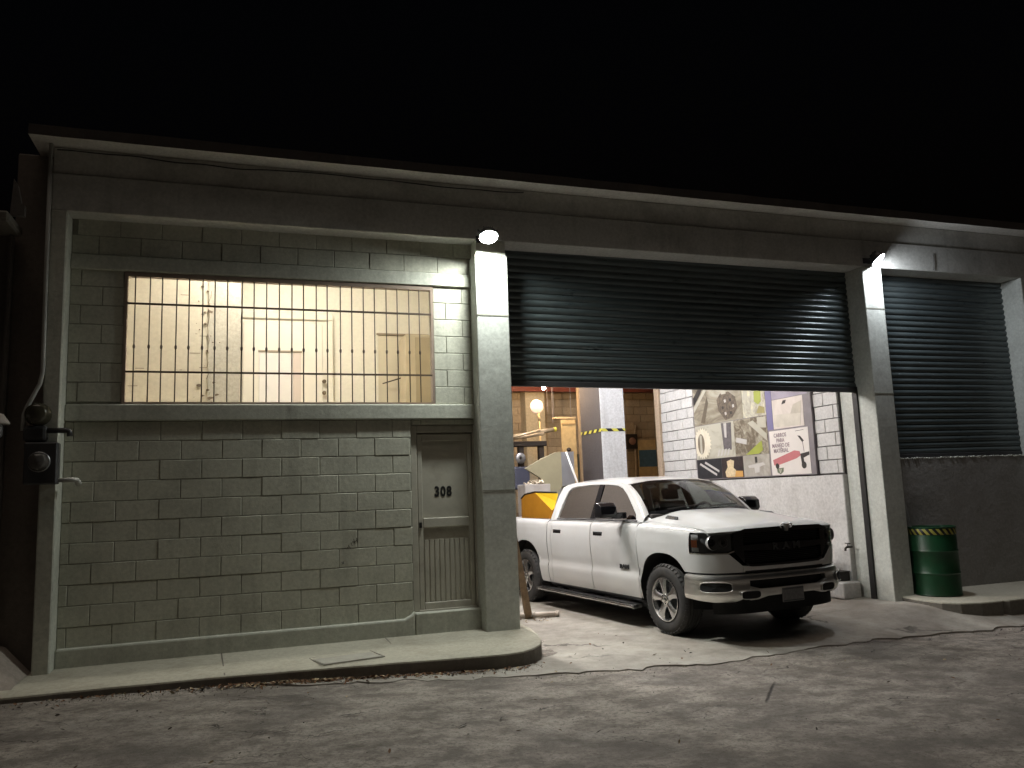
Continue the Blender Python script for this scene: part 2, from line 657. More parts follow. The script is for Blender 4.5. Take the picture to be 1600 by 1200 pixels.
# left corner column and recessed side strip
box("corner_column", -3.43, XL, -.25, .20, -.05, 4.468, m_conc, BLD, bev=.012)
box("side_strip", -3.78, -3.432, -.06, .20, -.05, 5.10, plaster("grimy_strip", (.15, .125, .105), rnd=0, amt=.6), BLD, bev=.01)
# beam, band above it, roof slab
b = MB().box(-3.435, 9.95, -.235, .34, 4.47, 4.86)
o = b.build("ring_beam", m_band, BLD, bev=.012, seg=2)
o.data.materials.append(plaster("bounce_lit_soffit", (.64, .64, .60), rnd=0, amt=.25, streak=0))  # beam underside painted lighter to stand in for light bounced off the ground
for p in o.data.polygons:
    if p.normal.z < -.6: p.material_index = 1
box("upper_band", -3.435, 9.95, -.205, .34, 4.863, 5.145, m_band, BLD, bev=.01)


def slab():
    b = MB()
    n = 130
    sec = lambda x: [(-.455 + (vnoise(x * 3, 1) - .5) * .012, 5.147), (-.46, 5.255 + (vnoise(x * 2, 7) - .5) * .008), (9.9, 5.26), (9.9, 5.147)]
    P = []
    for i in range(n + 1):
        x = -3.61 + 13.8 * i / n
        s = sec(x)
        P.append([(x, y, z) for y, z in s + [s[0]]])
    b.grid(P)
    b.add(P[0][:4], [(0, 1, 2, 3)])
    b.add(P[-1][:4], [(3, 2, 1, 0)])
    o = b.build("roof_slab", plaster("bounce_lit_eave", (.74, .73, .68), rnd=0, amt=.2, streak=0), BLD, bev=0)  # soffit colour raised in place of bounce light from road and driveway
    o.data.materials.append(m_dark)  # darker tone for the slab's front edge and top
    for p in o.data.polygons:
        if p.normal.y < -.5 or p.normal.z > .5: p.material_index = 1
    o["label"] = "projecting roof slab with a dark front edge"


slab()


# pillars
def pillar(x0, x1, z0, ztop, lab, joints):
    p = MB().box(x0, x1, -.25, .42, z0, ztop).build("pillar", m_pill, BLD, bev=.012, seg=2)
    p["label"] = lab
    for z in joints:
        box("joint", x0 + .004, x1 - .004, -.2525, -.20, z, z + .016, m_mortar, p)
    return p


P1 = pillar(.965, 1.362, -.06, 4.29, "pale front pillar beside the numbered door", (1.52, 3.55))
box("pillar_head", .985, 1.345, -.232, .42, 4.29, 4.468, m_conc, P1)
P2 = pillar(6.64, 6.975, -.3, 4.468, "pale front pillar beside the green drum", (2.66, 3.86))
P3 = pillar(9.66, 10.05, -.3, 4.468, "pale pillar at the right end", ())
# chipped plaster rim at the pillar head
b = MB()
for i in range(46):
    x = .97 + random.random() * .385
    z = 4.285 - abs(random.gauss(0, .012))
    s = .004 + random.random() * .009
    b.box(x - s, x + s, -.2535 - random.random() * .002, -.245, z - s * .6, z + s * .5)
for x, z, s in ((1.10, 4.11, .009), (1.20, 4.11, .014), (1.02, 4.14, .006), (1.17, 4.02, .004)):
    b.box(x - s, x + s, -.253, -.245, z - s, z + s * .8)
b.build("plaster_chips", m_chip, P1)["kind"] = "stuff"
# low wall under the right shutter with buttress of render
LW = MB()
P = []
nx, nz = 40, 30
for j in range(nz + 1):
    row = []
    for i in range(nx + 1):
        x = lerp(6.9, 9.7, i / nx)
        z = lerp(-.3, 1.775 + (vnoise(x * 9, 2) - .5) * .03, j / nz)
        row.append((x, .0 - (vnoise(x * 4, z * 4) - .5) * .012, z))
    P.append(row)
LW.grid(P)
LW.grid([P[-1], [(x, .3, z) for x, y, z in P[-1]]])
LW.build("low_wall", m_lowwall, BLD, smooth=False, auto=40, fixn=False)
MB().prism([(6.97, 1.72), (7.02, 1.70), (7.06, 1.45), (7.16, 1.1), (7.22, .8), (7.24, -.2), (6.97, -.2)], -.10, .02, 'y').build("render_buttress", plaster("patched_render", (.34, .34, .33), rnd=0, amt=.4, bs=2), BLD, bev=.03, seg=2)
# lumpy mortar along the top of the low wall
b = MB()
for i in range(60):
    x = 7.0 + 2.65 * i / 60
    r = .008 + .011 * hsh(i, 3)
    b.lathe([(0.001, r), (r * 1.3, r * .4), (r * 1.2, -r * .5), (.001, -r)], 6, (x, .004, 1.768 + (hsh(i, 9) - .5) * .014))
b.build("mortar_bead", m_conc, BLD, smooth=True)["kind"] = "stuff"


# roller shutters ---------------------------------------------------
def slat_mesh(w, pitch):
    prof = []
    n = 7
    for i in range(n + 1):
        t = i / n
        prof.append((-.020 * math.sin(math.pi * t) ** .8, t * pitch * .90))
    prof += [(.004, pitch * .92), (.004, pitch * .985)]
    b = MB()
    b.grid([[(-w / 2, y, z), (w / 2, y, z)] for y, z in prof])
    me = bpy.data.meshes.new("slat")
    me.from_pydata(b.v, [], b.f)
    me.update()
    me.materials.append(m_slat)
    me.polygons.foreach_set("use_smooth", [True] * len(me.polygons))
    me.set_sharp_from_angle(angle=R(50))
    return me


def shutter(x0, x1, zb, zt, tilt, lab, bottom_bar=True):
    sh = MB().box(x0, x1, .118, .135, zb + .05, zt).build("roller_shutter", m_black, BLD)
    sh["label"] = lab
    pitch = .0855
    me = slat_mesh(x1 - x0, pitch)
    n = int((zt - zb - .06) / pitch)
    xc = (x0 + x1) / 2
    for i in range(n):
        o = link(bpy.data.objects.new("slat", me))
        o.location = (xc, .102 + (random.random() - .5) * .003, zb + .06 + i * pitch)
        o.rotation_euler = ((random.random() - .5) * .06, tilt + (random.random() - .5) * .0012, 0)
        o.parent = sh
    if bottom_bar:
        o = box("bottom_bar", -(x1 - x0) / 2, (x1 - x0) / 2, -.03, .03, -.004, .062, m_meter, sh, bev=.006)
        o.location = (xc, .103, zb)
        o.rotation_euler = (0, tilt, 0)
        for gx in (x0 + .02, x1 - .02):
            pass
    return sh


shutter(1.34, 6.70, 2.752, 4.66, .0095, "dark steel roller shutter half raised above the truck")
shutter(6.96, 9.70, 1.775, 4.66, -.002, "closed dark steel roller shutter above the low wall", True)
for x in (1.365, 6.612):
    box("guide_rail", x, x + .026, .06, .15, -.22, 2.80, m_black, BLD)

# interior shell -----------------------------------------------------
m_dim = plaster("garage_back_paint", (.42, .34, .24), rnd=0, amt=.4)
m_ceil = simple("garage_ceiling", (.20, .13, .09), .9)
box("ceiling", 1.06, 9.9, .35, 9.9, 4.95, 5.14, m_ceil, BLD)
box("partition_wall", 1.06, 1.20, .43, 9.8, -.3, 4.94, plaster("partition_brown", (.10, .085, .07), rnd=0, amt=.5), BLD)
rw = MB().box(6.615, 6.80, .43, 5.6, 1.58, 4.94)
RW = rw.build("garage_side_wall", m_injoint, BLD)
rp = lambda a, z, j: ((6.613 + j, a, z), -math.pi / 2)


def inpost(a, z): return 1.05 < a < 4.15 and 1.7 < z


blocks(RW, .43, 5.55, 1.60, 11, m_inwall, "s", rp, off=.1, gap=.012, skip=inpost)
box("upper_side_wall", 6.59, 6.612, .43, 5.55, 3.81, 4.94, m_inwall, BLD)
box("lower_side_wall", 6.565, 6.80, .425, 5.60, -.3, 1.578, m_inlow, BLD, bev=.01)
box("wall_end_strip", 6.56, 6.82, 5.565, 5.74, -.3, 4.94, plaster("tan_strip", (.60, .47, .34), rnd=0, amt=.2), BLD)
bk = MB().box(1.2, 9.9, 9.65, 9.80, -.3, 4.94).build("back_wall", m_tanjoint, BLD)
blocks(bk, 4.0, 9.6, 1.0, 17, m_tanblock, "b", lambda a, z, j: ((a, 9.655 + j, z), 0), off=.1, jit=.004)
box("far_side_wall", 9.75, 9.9, .43, 9.7, -.3, 4.94, m_tanblock, BLD)
box("cross_wall", 6.82, 9.75, 5.6, 5.74, -.3, 4.94, m_inlow, BLD)
# free-standing columns inside
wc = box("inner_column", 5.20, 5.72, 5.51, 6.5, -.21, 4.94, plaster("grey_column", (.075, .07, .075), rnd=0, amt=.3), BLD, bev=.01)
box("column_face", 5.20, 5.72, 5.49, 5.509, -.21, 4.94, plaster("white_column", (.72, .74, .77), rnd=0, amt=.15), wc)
m_tape = NT("hazard_tape")
wv = m_tape.n("ShaderNodeTexWave", wave_type='BANDS', bands_direction='DIAGONAL')
wv.inputs["Scale"].default_value = 2.6
m_tape.l(m_tape.pos, wv.inputs["Vector"])
m_tape.col(m_tape.ramp(wv.outputs[0], .49, .51, (.015, .015, .015), (.62, .60, .10)))
m_tape.set(Roughness=.5)
m_tape = m_tape.m
b = MB().box(5.196, 5.724, 5.486, 6.504, 2.64, 2.70)
b.build("hazard_tape", m_tape, wc)
box("inner_column", 4.97, 5.48, 9.25, 9.62, -.21, 4.94, plaster("cream_column", (.62, .52, .34), rnd=0, amt=.3), BLD, bev=.01)
m_red = simple("red_oxide", (.22, .05, .025), .6, dirt=(.1, .04, .02))
b = MB().box(1.3, 9.6, 9.0, 9.02, 3.92, 4.10).box(1.3, 9.6, 8.93, 9.09, 4.10, 4.115).box(1.3, 9.6, 8.93, 9.09, 3.905, 3.92)
b.build("roof_beam", m_red, BLD)

# ------------------------------------------------------------------ window: frame, bars, room behind
WN = MB()
for (x0, x1, z0, z1) in ((-2.775, -2.745, 2.54, 3.93), (.475, .505, 2.54, 3.93), (-2.745, .475, 3.885, 3.93), (-2.745, .475, 2.537, 2.56)):
    WN.box(x0, x1, -.012, .06, z0, z1)
WIN = WN.build("window", m_frame, BLD)
WIN["label"] = "wide barred window with a lit room behind"
nb = 24
bar = MB().tube([(0, 0, 2.556), (0, 0, 3.89)], .0064, 6).lathe([(.004, -.03), (.011, -.016), (.0135, 0), (.011, .016), (.004, .03)], 8, (0, 0, 3.14))
bmz = bar.build("bar", m_bar, WIN, smooth=True)
bmz.location = (-2.672, -.002, 0)
for i in range(1, nb):
    o = link(bpy.data.objects.new("bar", bmz.data))
    o.location = (-2.672 + i * (3.07 / (nb - .6)), -.002 + (random.random() - .5) * .004, 0)
    o.rotation_euler = (0, (random.random() - .5) * .006, 0)
    o.parent = WIN
for z in (2.875, 3.595):
    box("cross_bar", -2.75, .48, -.012, .006, z - .0095, z + .0095, m_bar, WIN)

# room
rm = MB()
rm.box(-3.30, 1.0, .20, 3.0, 2.25, 2.35)
rm.box(-3.30, 1.0, .20, 3.0, 5.05, 5.14)
rm.box(-3.40, -3.30, .20, 3.0, 2.25, 5.14)
rm.box(1.0, 1.06, .20, 3.0, 2.25, 5.14)
rm.box(-2.3, 1.0, 2.4, 2.5, 2.35, 5.05)
rm.build("room_shell", m_room, BLD)
nw = MB().box(-3.30, -2.0, 1.25, 1.40, 2.35, 5.05)
NW = nw.build("room_near_wall", m_room2, BLD)
NC = box("room_pillar", -2.0, -1.63, 1.235, 1.45, 2.35, 5.05, plaster("room_grey_pillar", (.50, .46, .38), rnd=0, amt=.3, streak=.2), BLD)
b = MB()
for i in range(34):
    x = -2.02 + random.gauss(0, .06)
    z = 2.7 + random.random() * 1.75
    s = .004 + random.random() ** 3 * .03
    a = [(x + s * (.6 + .8 * random.random()) * math.cos(t * 1.05), z + .6 * s * (.5 + random.random()) * math.sin(t * 1.05)) for t in range(6)]
    b.prism(a, 1.2325, 1.26, 'y')
for i in range(12):
    x, z = -3.1 + random.random() * 1.1, 2.8 + random.random() * 1.5
    w = .02 + random.random() * .12
    b.box(x, x + w, 1.2475, 1.26, z, z + .005)
x, z = -2.0, 4.4
while z > 2.5:
    x2, z2 = -2.0 + random.gauss(0, .018), z - .03 - random.random() * .08
    if random.random() < .7: b.prism([(x, z), (x + .006, z), (x2 + .006, z2), (x2, z2)], 1.2325, 1.26, 'y')
    x, z = x2, z2
b.build("plaster_damage", m_chip, NW)["kind"] = "stuff"
# white door of the room with casing
dd = MB().box(-1.625, -.47, 2.36, 2.402, 2.35, 4.00).build("room_door", m_wdoor, BLD)
for a in ((-1.625, -.39, 4.002, 4.10), (-.468, -.39, 2.35, 4.001)):
    box("casing", a[0], a[1], 2.32, 2.399, a[2], a[3], m_room, dd, bev=.012)
box("door_leaf", -1.60, -.54, 2.335, 2.361, 2.36, 3.945, m_wdoor, dd, bev=.008)
box("hatch", -1.39, -.94, 2.318, 2.336, 2.4, 3.53, simple("hatch_paint", (.74, .69, .64), .5, var=.05), dd, bev=.006)
box("hatch", -.938, -.83, 2.314, 2.336, 2.4, 3.53, simple("hatch_paint_b", (.62, .52, .45), .5, var=.05), dd, bev=.006)
box("hatch_frame", -1.40, -.82, 2.305, 2.336, 3.532, 3.555, simple("hatch_edge", (.34, .28, .20), .6), dd)
for z in (3.13, 2.97):
    MB().lathe([(.001, -.03), (.028, -.025), (.030, -.005), (.012, 0), (.012, .02)], 10, (-.52, 2.325, z), 'y').build("door_knob", simple("knob_brass", (.20, .15, .10), .4, metal=.6), dd, smooth=True)
# second door and tall cabinet at the right
d2 = MB().box(.25, .98, 2.37, 2.402, 2.35, 3.82).build("room_door", simple("room_cream_door", (.66, .59, .45), .5, var=.06), BLD)
box("casing", .23, .99, 2.345, 2.399, 3.822, 3.85, simple("casing_tan", (.30, .23, .15), .6), d2)
box("casing", .225, .248, 2.35, 2.399, 2.35, 3.82, m_room, d2)
MB().tube([(.30, 2.33, 3.11), (.62, 2.10, 3.19)], .009, 6).build("latch_rod", m_bar, d2)
cab = thing("steel_cabinet", (.70, 1.9, 2.35), "beige steel cabinet standing in the room behind the barred window", "cabinet")
m_cab = simple("beige_steel", (.50, .42, .29), .5, var=.1)
box("body", .53, .97, 1.80, 2.25, 2.352, 3.73, m_cab, cab, bev=.01)
box("cabinet_door", .67, .95, 1.785, 1.799, 2.45, 3.69, simple("beige_steel_dark", (.38, .31, .20), .5, var=.1), cab, bev=.004)
lm = thing("ceiling_lamp", (-1.2, .5, 5.04), "warm white ceiling lamp lighting the room behind the window bars", "lamp")
box("fitting", -1.8, -.6, .42, .58, 5.012, 5.048, m_wdoor, lm)
box("lens", -1.78, -.62, .43, .57, 4.98, 5.01, emit("room_lamp_light", (1.0, .95, .84), ROOM), lm)

# ------------------------------------------------------------------ numbered door
DR = MB()
for a in ((.215, .285, .222, 2.295), (.945, .999, .222, 2.295), (.285, .945, 2.215, 2.295)):
    DR.box(a[0], a[1], .035, .10, a[2], a[3])
DOOR = DR.build("door", m_doorb, BLD, bev=.006)
DOOR["label"] = "painted metal door numbered 308"
b = MB().box(.29, .94, .075, .095, .235, 2.205)
b.build("leaf", m_door, DOOR)
for (x0, x1, z0, z1) in ((.292, .345, .24, 2.2), (.885, .938, .24, 2.2), (.346, .884, 2.12, 2.2), (.346, .884, 1.14, 1.245), (.346, .884, .24, .315)):
    box("rail", x0, x1, .052, .077, z0, z1, m_doorb, DOOR, bev=.006)
n = 9
for i in range(n):
    x0 = .352 + i * (.528 / n)
    MB().prism([(x0, .076), (x0 + .012, .060), (x0 + .045, .060), (x0 + .0575, .076)], .318, 1.0, 'z').build("flute", m_door, DOOR)
box("kick_strip", .287, .94, .02, .076, .224, .240, simple("strip_metal", (.55, .52, .45), .4), DOOR)
MB().box(.300, .330, .035, .053, 1.14, 1.20).lathe([(.001, -.012), (.010, -.012), (.010, 0)], 8, (.315, .035, 1.165), 'y').build("lock", m_black, DOOR)


def text_mesh(name, s, size, m, parent, mat4, extrude=.002, bold=0.0, local=False, width=1.0, space=1.0):
    cu = bpy.data.curves.new("txt", 'FONT')
    cu.body = s
    cu.size = size
    cu.extrude = extrude
    cu.offset = bold
    cu.align_x = 'CENTER'
    cu.align_y = 'CENTER'
    cu.space_character = space
    cu.resolution_u = 3
    t = bpy.data.objects.new("txt", cu)
    COL.objects.link(t)
    dg = bpy.context.evaluated_depsgraph_get()
    me = bpy.data.meshes.new_from_object(t.evaluated_get(dg))
    bpy.data.objects.remove(t)
    me.transform(Matrix.Diagonal((width, 1, 1, 1)))
    me.transform(mat4)
    me.materials.clear()
    me.materials.append(m)
    me.name = name
    o = link(bpy.data.objects.new(name, me))
    return adopt(o, parent, local)


def facing(px, py, pz, right, upv):
    r, u = Vector(right).normalized(), Vector(upv).normalized()
    M = Matrix((r, u, r.cross(u))).transposed().to_4x4()
    M.translation = Vector((px, py, pz))
    return M


text_mesh("door_number", "308", .155, m_black, DOOR, facing(.59, .0735, 1.535, (1, 0, 0), (0, 0, 1)), bold=.006, width=.8, space=1.15)

# ------------------------------------------------------------------ floodlights


def flood(x, y, z, aim, strength, lab, col, vis):
    t = thing("floodlight", (x, -.235, z), lab, "floodlight", group="floodlights on the pillars")
    aim = Vector(aim).normalized()
    side = aim.cross(Vector((0, 0, 1))).normalized()
    u = side.cross(aim)
    c = Vector((x, y, z))
    def T(a, b, d): return c + side * a + u * b + aim * d
    def bx(w, h, d0, d1, s=1.0):
        v = [T(sx * w * (s if d == d1 else 1), sz * h * (s if d == d1 else 1), d) for d in (d0, d1) for sx, sz in ((-1, -1), (1, -1), (1, 1), (-1, 1))]
        return v, [(0, 1, 2, 3), (7, 6, 5, 4), (0, 4, 5, 1), (1, 5, 6, 2), (2, 6, 7, 3), (3, 7, 4, 0)]
    def rev(name, prof, m, n=28):
        b = MB()
        P = [[T(r * math.cos(2 * math.pi * k / n), r * math.sin(2 * math.pi * k / n), h) for k in range(n + 1)] for r, h in prof]
        b.grid(P)
        return b.build(name, m, t, auto=40)
    rev("housing", [(.001, -.075), (.075, -.07), (.09, -.055), (.106, 0), (.106, .004), (.098, .004)], m_lampbody)
    b = MB()
    for k in range(5):
        q = -.05 + k * .025
        b.add([T(q - .004, -.05, -.10), T(q + .004, -.05, -.10), T(q + .004, .05, -.10), T(q - .004, .05, -.10), T(q - .004, -.05, -.068), T(q + .004, -.05, -.068), T(q + .004, .05, -.068), T(q - .004, .05, -.068)], [(0, 3, 2, 1), (0, 1, 5, 4), (1, 2, 6, 5), (2, 3, 7, 6), (3, 0, 4, 7)])
    b.build("cooling_fins", m_lampbody, t)
    rev("lens", [(.097, .002), (.094, .012), (.082, .022), (.060, .030), (.030, .034), (.001, .035)], emit("flood_light_" + str(int(x)), col, strength))
    rev("visor", [(.107, -.01), (.109, vis), (.104, vis), (.102, .0)], m_lampbody)
    br = MB()
    w = .115
    br.tube([T(-w, 0, -.03), T(-w, 0, -.09), Vector((x - .08, -.24, z + .02))], .008, 6).tube([T(w, 0, -.03), T(w, 0, -.09), Vector((x + .08, -.24, z + .02))], .008, 6)
    br.box(x - .09, x + .09, -.243, -.234, z - .02, z + .06)
    br.build("bracket", m_lampbody, t)
    return t


flood(1.075, -.455, 4.45, (-.06, -.42, -.90), FLOOD, "glaring white floodlight above the pillar beside the numbered door", (.95, 1.0, .95), .026)
flood(6.77, -.42, 4.535, (.42, -.45, -.78), FLOOD2, "tilted white floodlight above the pillar beside the green drum", (.88, .93, 1.0), .014)

# ------------------------------------------------------------------ garage lamps and an added fill tube
t = thing("tube_lamp", (1.2, 1.5, 3.75), "white tube lamp on the garage partition wall behind the numbered-door pillar", "lamp")
box("fitting", 1.202, 1.28, .85, 2.35, 3.71, 3.79, m_wdoor, t, bev=.006)
MB().tube([(1.305, .9, 3.75), (1.305, 2.3, 3.75)], .018, 10).build("tube", emit("tube_light", (1.0, .955, .92), TUBE * .52), t)
for y in (.875, 2.325):
    box("lamp_holder", 1.281, 1.325, y - .02, y + .02, 3.725, 3.775, m_wdoor, t)
t = thing("tube_lamp", (3.4, 4.2, 4.94), "long white fill tube added unseen under the garage ceiling above the truck bed", "lamp")  # unseen tube, added to brighten the right side wall
box("fitting", 3.34, 3.46, 2.85, 5.75, 4.79, 4.85, m_wdoor, t, bev=.006)
MB().tube([(3.4, 2.9, 4.765), (3.4, 5.7, 4.765)], .018, 10).build("tube", emit("added_tube_light", (.98, .97, 1.0), TUBE * .24), t)
for y in (3.2, 5.4):
    MB().tube([(3.4, y, 4.85), (3.4, y, 4.95)], .006, 6).build("hanger", m_alu, t)
t = thing("light_bulb", (4.59, 7.0, 4.94), "warm glowing bulb hanging at the back of the garage", "lamp")
MB().lathe([(.001, -.06), (.026, -.045), (.034, -.01), (.025, .03), (.015, .05)], 12, (4.59, 7.0, 3.73)).build("bulb", emit("bulb_light", (1.0, .68, .38), BULB), t, smooth=True)
MB().tube([(4.59, 7.0, 3.78), (4.59, 7.0, 3.83)], .018, 8).tube([(4.59, 7.0, 3.83), (4.59, 7.0, 4.95)], .004, 5).build("flex", m_black, t)

# ------------------------------------------------------------------ pickup truck (local: x forward from front axle, y left, z up)
TR = thing("pickup_truck", (4.08, -.342, -.206), "white crew cab pickup truck parked nose out under the raised shutter", "truck", rz=R(-83.6))


def m_paint_():
    n = NT("white_car_paint")
    f = n.noise(3, 4, .6)
    c = n.mix((.565, .572, .57), (.53, .53, .52), n.ramp(f, .4, .7))
    # road dust on the lower body
    sx = n.n("ShaderNodeSeparateXYZ")
    n.l(n.pos, sx.inputs[0])
    low = n.ramp(n.math(sx.outputs[2], n.math(n.noise(6, 5, .7), .5), 'ADD'), .30, .95, (1, 1, 1), (0, 0, 0))
    c = n.mix(c, (.42, .37, .31), n.math(low, .35))
    n.col(c)
    n.set(Roughness=.42, Coat_Weight=.7, Coat_Roughness=.035, Specular_IOR_Level=.0)
    return n.m


m_paint = m_paint_()
m_gloss = simple("gloss_black", (.010, .010, .012), .12, var=.1, bump=0)
m_matte = simple("matte_black_plastic", (.014, .014, .015), .6, var=.3)
m_chrome = simple("chrome", (.72, .71, .68), .20, metal=1, var=.08, scale=10, bump=.02, bscale=30)
m_bump = simple("bumper_chrome", (.80, .79, .76), .34, metal=1, var=.10, scale=7, bump=.02, bscale=30)
m_refl = simple("lamp_reflector", (.62, .62, .62), .32, metal=.4, var=.1, bump=0)
m_hous = simple("lamp_housing", (.13, .13, .135), .35, bump=0)
m_satin = simple("satin_silver", (.60, .60, .60), .26, metal=1, var=.12, bump=0)
m_tyre = simple("tyre_rubber", (.035, .034, .033), .75, var=.3, dirt=(.11, .095, .08), damt=.35)
m_under = simple("underbody_black", (.008, .008, .008), .85)
m_amber = simple("amber_lens", (.80, .24, .08), .2, bump=0)
m_gun = simple("gunmetal", (.10, .105, .11), .35, metal=.7, bump=0)
m_wind = glass("windscreen_glass", (.38, .43, .40))
m_tint = glass("tinted_side_glass", (.30, .31, .31))
m_clear = glass("clear_lens", (.85, .87, .87))
m_seat = simple("seat_fabric", (.05, .045, .042), .85)

# plan contour from the front centre round the passenger corner and back along the side
PATH = []
for i in range(61):
    a = math.pi / 2 * i / 60
    PATH.append((.46 + .50 * max(0, math.cos(a)) ** .75, 1.0 * math.sin(a) ** .62))
PATH += [(.46 - .1 * k, 1.0) for k in range(1, 56)]
ARC = [0]
for i in range(1, len(PATH)): ARC.append(ARC[-1] + math.dist(PATH[i], PATH[i - 1]))


def path(t):
    """t arc length -> (x, |y|, nx, ny)"""
    i = 0
    lo, hi = 0, len(ARC) - 2
    while lo < hi:
        mid = (lo + hi + 1) // 2
        if ARC[mid] <= t: lo = mid
        else: hi = mid - 1
    i = lo
    k = (t - ARC[i]) / (ARC[i + 1] - ARC[i])
    x, y = lerp(PATH[i][0], PATH[i + 1][0], k), lerp(PATH[i][1], PATH[i + 1][1], k)
    i0, i1 = max(0, i - 2), min(len(PATH) - 1, i + 3)
    dx, dy = PATH[i1][0] - PATH[i0][0], PATH[i1][1] - PATH[i0][1]
    if i < 2: dx, dy = 0, 1
    l = math.hypot(dx, dy)
    return x, y, dy / l, -dx / l


def t_of_y(y):
    for i in range(len(PATH) - 1):
        if PATH[i + 1][1] >= y: return lerp(ARC[i], ARC[i + 1], (y - PATH[i][1]) / max(1e-9, PATH[i + 1][1] - PATH[i][1]))
    return ARC[60]


def t_of_x(x): return ARC[60] + (.46 - x)


OZ = [.30, .36, .45, .56, .61, .645, .68, .78, .95, 1.05, 1.15, 1.215, 1.25, 1.272, 1.285, 1.30]
OV = [-.075, -.045, -.022, -.008, -.006, -.022, -.026, -.012, 0, .0, -.008, -.020, -.036, -.062, -.10, -.17]


def offz(z): return interp(z, OZ, OV)


def patch(name, ts, zb, zt, m, sides=(-1, 1), off=None, nz=14, smooth=True, parent=None, thick=.006, lab=None):
    """strip surface along the plan contour; zb/zt functions of t"""
    out = []
    for s in sides:
        P = []
        for t in ts:
            x, y, nx, ny = path(abs(t))
            sy = s if t >= 0 else -s
            col = []
            z0, z1 = zb(t), zt(t)
            for j in range(nz + 1):
                z = lerp(z0, z1, j / nz)
                o = off(t, z) if off else offz(z)
                col.append((x + nx * o, sy * (y + ny * o), z))
            P.append(col)
        # inner lip gives the panel thickness
        Q = []
        for t, col in zip(ts, P):
            x, y, nx, ny = path(abs(t))
            sy = s if t >= 0 else -s
            Q.append([(c[0] - nx * thick, c[1] - sy * ny * thick, c[2]) for c in col])
        b = MB().grid(P)
        n = len(P)
        b.grid([[P[i][0] for i in range(n)], [Q[i][0] for i in range(n)]])
        b.grid([[P[i][-1] for i in range(n)], [Q[i][-1] for i in range(n)]])
        b.grid([P[0], Q[0]])
        b.grid([P[-1], Q[-1]])
        o = b.build(name, m, parent or TR, local=True, fixn=False)
        bm = bmesh.new()
        bm.from_mesh(o.data)
        bmesh.ops.remove_doubles(bm, verts=bm.verts, dist=.0004)
        bmesh.ops.recalc_face_normals(bm, faces=bm.faces)
        bm.to_mesh(o.data)
        bm.free()
        if smooth:
            o.data.polygons.foreach_set("use_smooth", [True] * len(o.data.polygons))
            o.data.set_sharp_from_angle(angle=R(38))
        out.append(o)
    return out


def frange(a, b, n): return [lerp(a, b, i / n) for i in range(n + 1)]


def arch(xc, r, zc=.42):
    def g(x):
        d = abs(x - xc)
        if d >= r: return None
        # squarish wheel opening
        return zc + r * 1.06 * (1 - (d / r) ** 2.5) ** (1 / 2.3)
    return g


af, ar = arch(-.03, .485), arch(-3.70, .50)


def xs_with_arch(x0, x1, xc, r, n):
    xs = set(frange(x0, x1, n))
    for k in range(15):
        for s in (-1, 1):
            q = xc + s * r * math.sin(math.pi / 2 * k / 14)
            if x0 < q < x1: xs.add(q)
    xs.add(xc - r - .0008) if x0 < xc - r < x1 else None
    xs.add(xc + r + .0008) if x0 < xc + r < x1 else None
    return sorted(xs)


def side_z(base, g):
    def f(t):
        x = .46 - (t - ARC[60]) if t > ARC[60] else .47
        a = g(x)
        return max(base(x), a) if a else base(x)
    return f


# hood surface first, so that the fender tops can follow its edge
def hoodpt(u, v):
    a = abs(u)
    w = lerp(.845, .915, v)
    y = u * w
    xr = -.50 + .13 * (1 - a ** 2) - .02 * a
    pf = path(t_of_y(min(a * w, .96)))
    xf = pf[0] - .005
    x = lerp(xr, xf, v)
    zr = interp(a, [0, .45, .58, .72, .9, 1], [1.405, 1.402, 1.385, 1.352, 1.325, 1.296])
    zf = interp(a, [0, .45, .58, .72, .9, 1], [1.236, 1.232, 1.228, 1.220, 1.214, 1.206])
    z = lerp(zr, zf, v ** 1.25) + .022 * math.sin(math.pi * v) * (1 - a ** 3)
    z -= .026 * max(0, (v - .90) / .10) ** 2
    return (x, y, z)


HE = sorted(hoodpt(1, k / 30) for k in range(31))
HEX, HEY, HEZ = [p[0] for p in HE], [p[1] for p in HE], [p[2] for p in HE]
TC = t_of_y(.915)


def fend_top(t):
    x = path(t)[0]
    return interp(x, HEX, HEZ) - .003


def fend_off(t, z):
    x, y, nx, ny = path(t)
    zt = fend_top(t)
    if t >= ARC[60]: ins = 1.0 - interp(x, HEX, HEY) - .007
    else: ins = interp(t, [TC, ARC[60]], [.008, 1.0 - interp(.46, HEX, HEY) - .007])
    k = min(1, max(0, (z - (zt - .13)) / .13))
    base = offz(min(z, 1.15))
    return lerp(base, -ins, k ** 3.2)


# front fenders
xs = xs_with_arch(-.535, .46, -.03, .485, 14)
tf = [ARC[60] - .04] + [t_of_x(x) for x in reversed(xs)]
patch("front_fender", tf, side_z(lambda x: .36 if x < -.2 else .745, af), fend_top, m_paint, nz=26, off=fend_off)
patch("fender_nose", frange(TC, ARC[60] - .041, 16), lambda t: 1.182, fend_top, m_paint, nz=8, off=fend_off)
# lower front corner panels under the headlights
patch("corner_panel", frange(t_of_y(.575), ARC[60] - .0405, 30), lambda t: .745,
      lambda t: interp(t, [t_of_y(.575), t_of_y(.75), ARC[60] - .0405], [.79, .948, .952]), m_paint, nz=6, off=lambda t, z: offz(z))
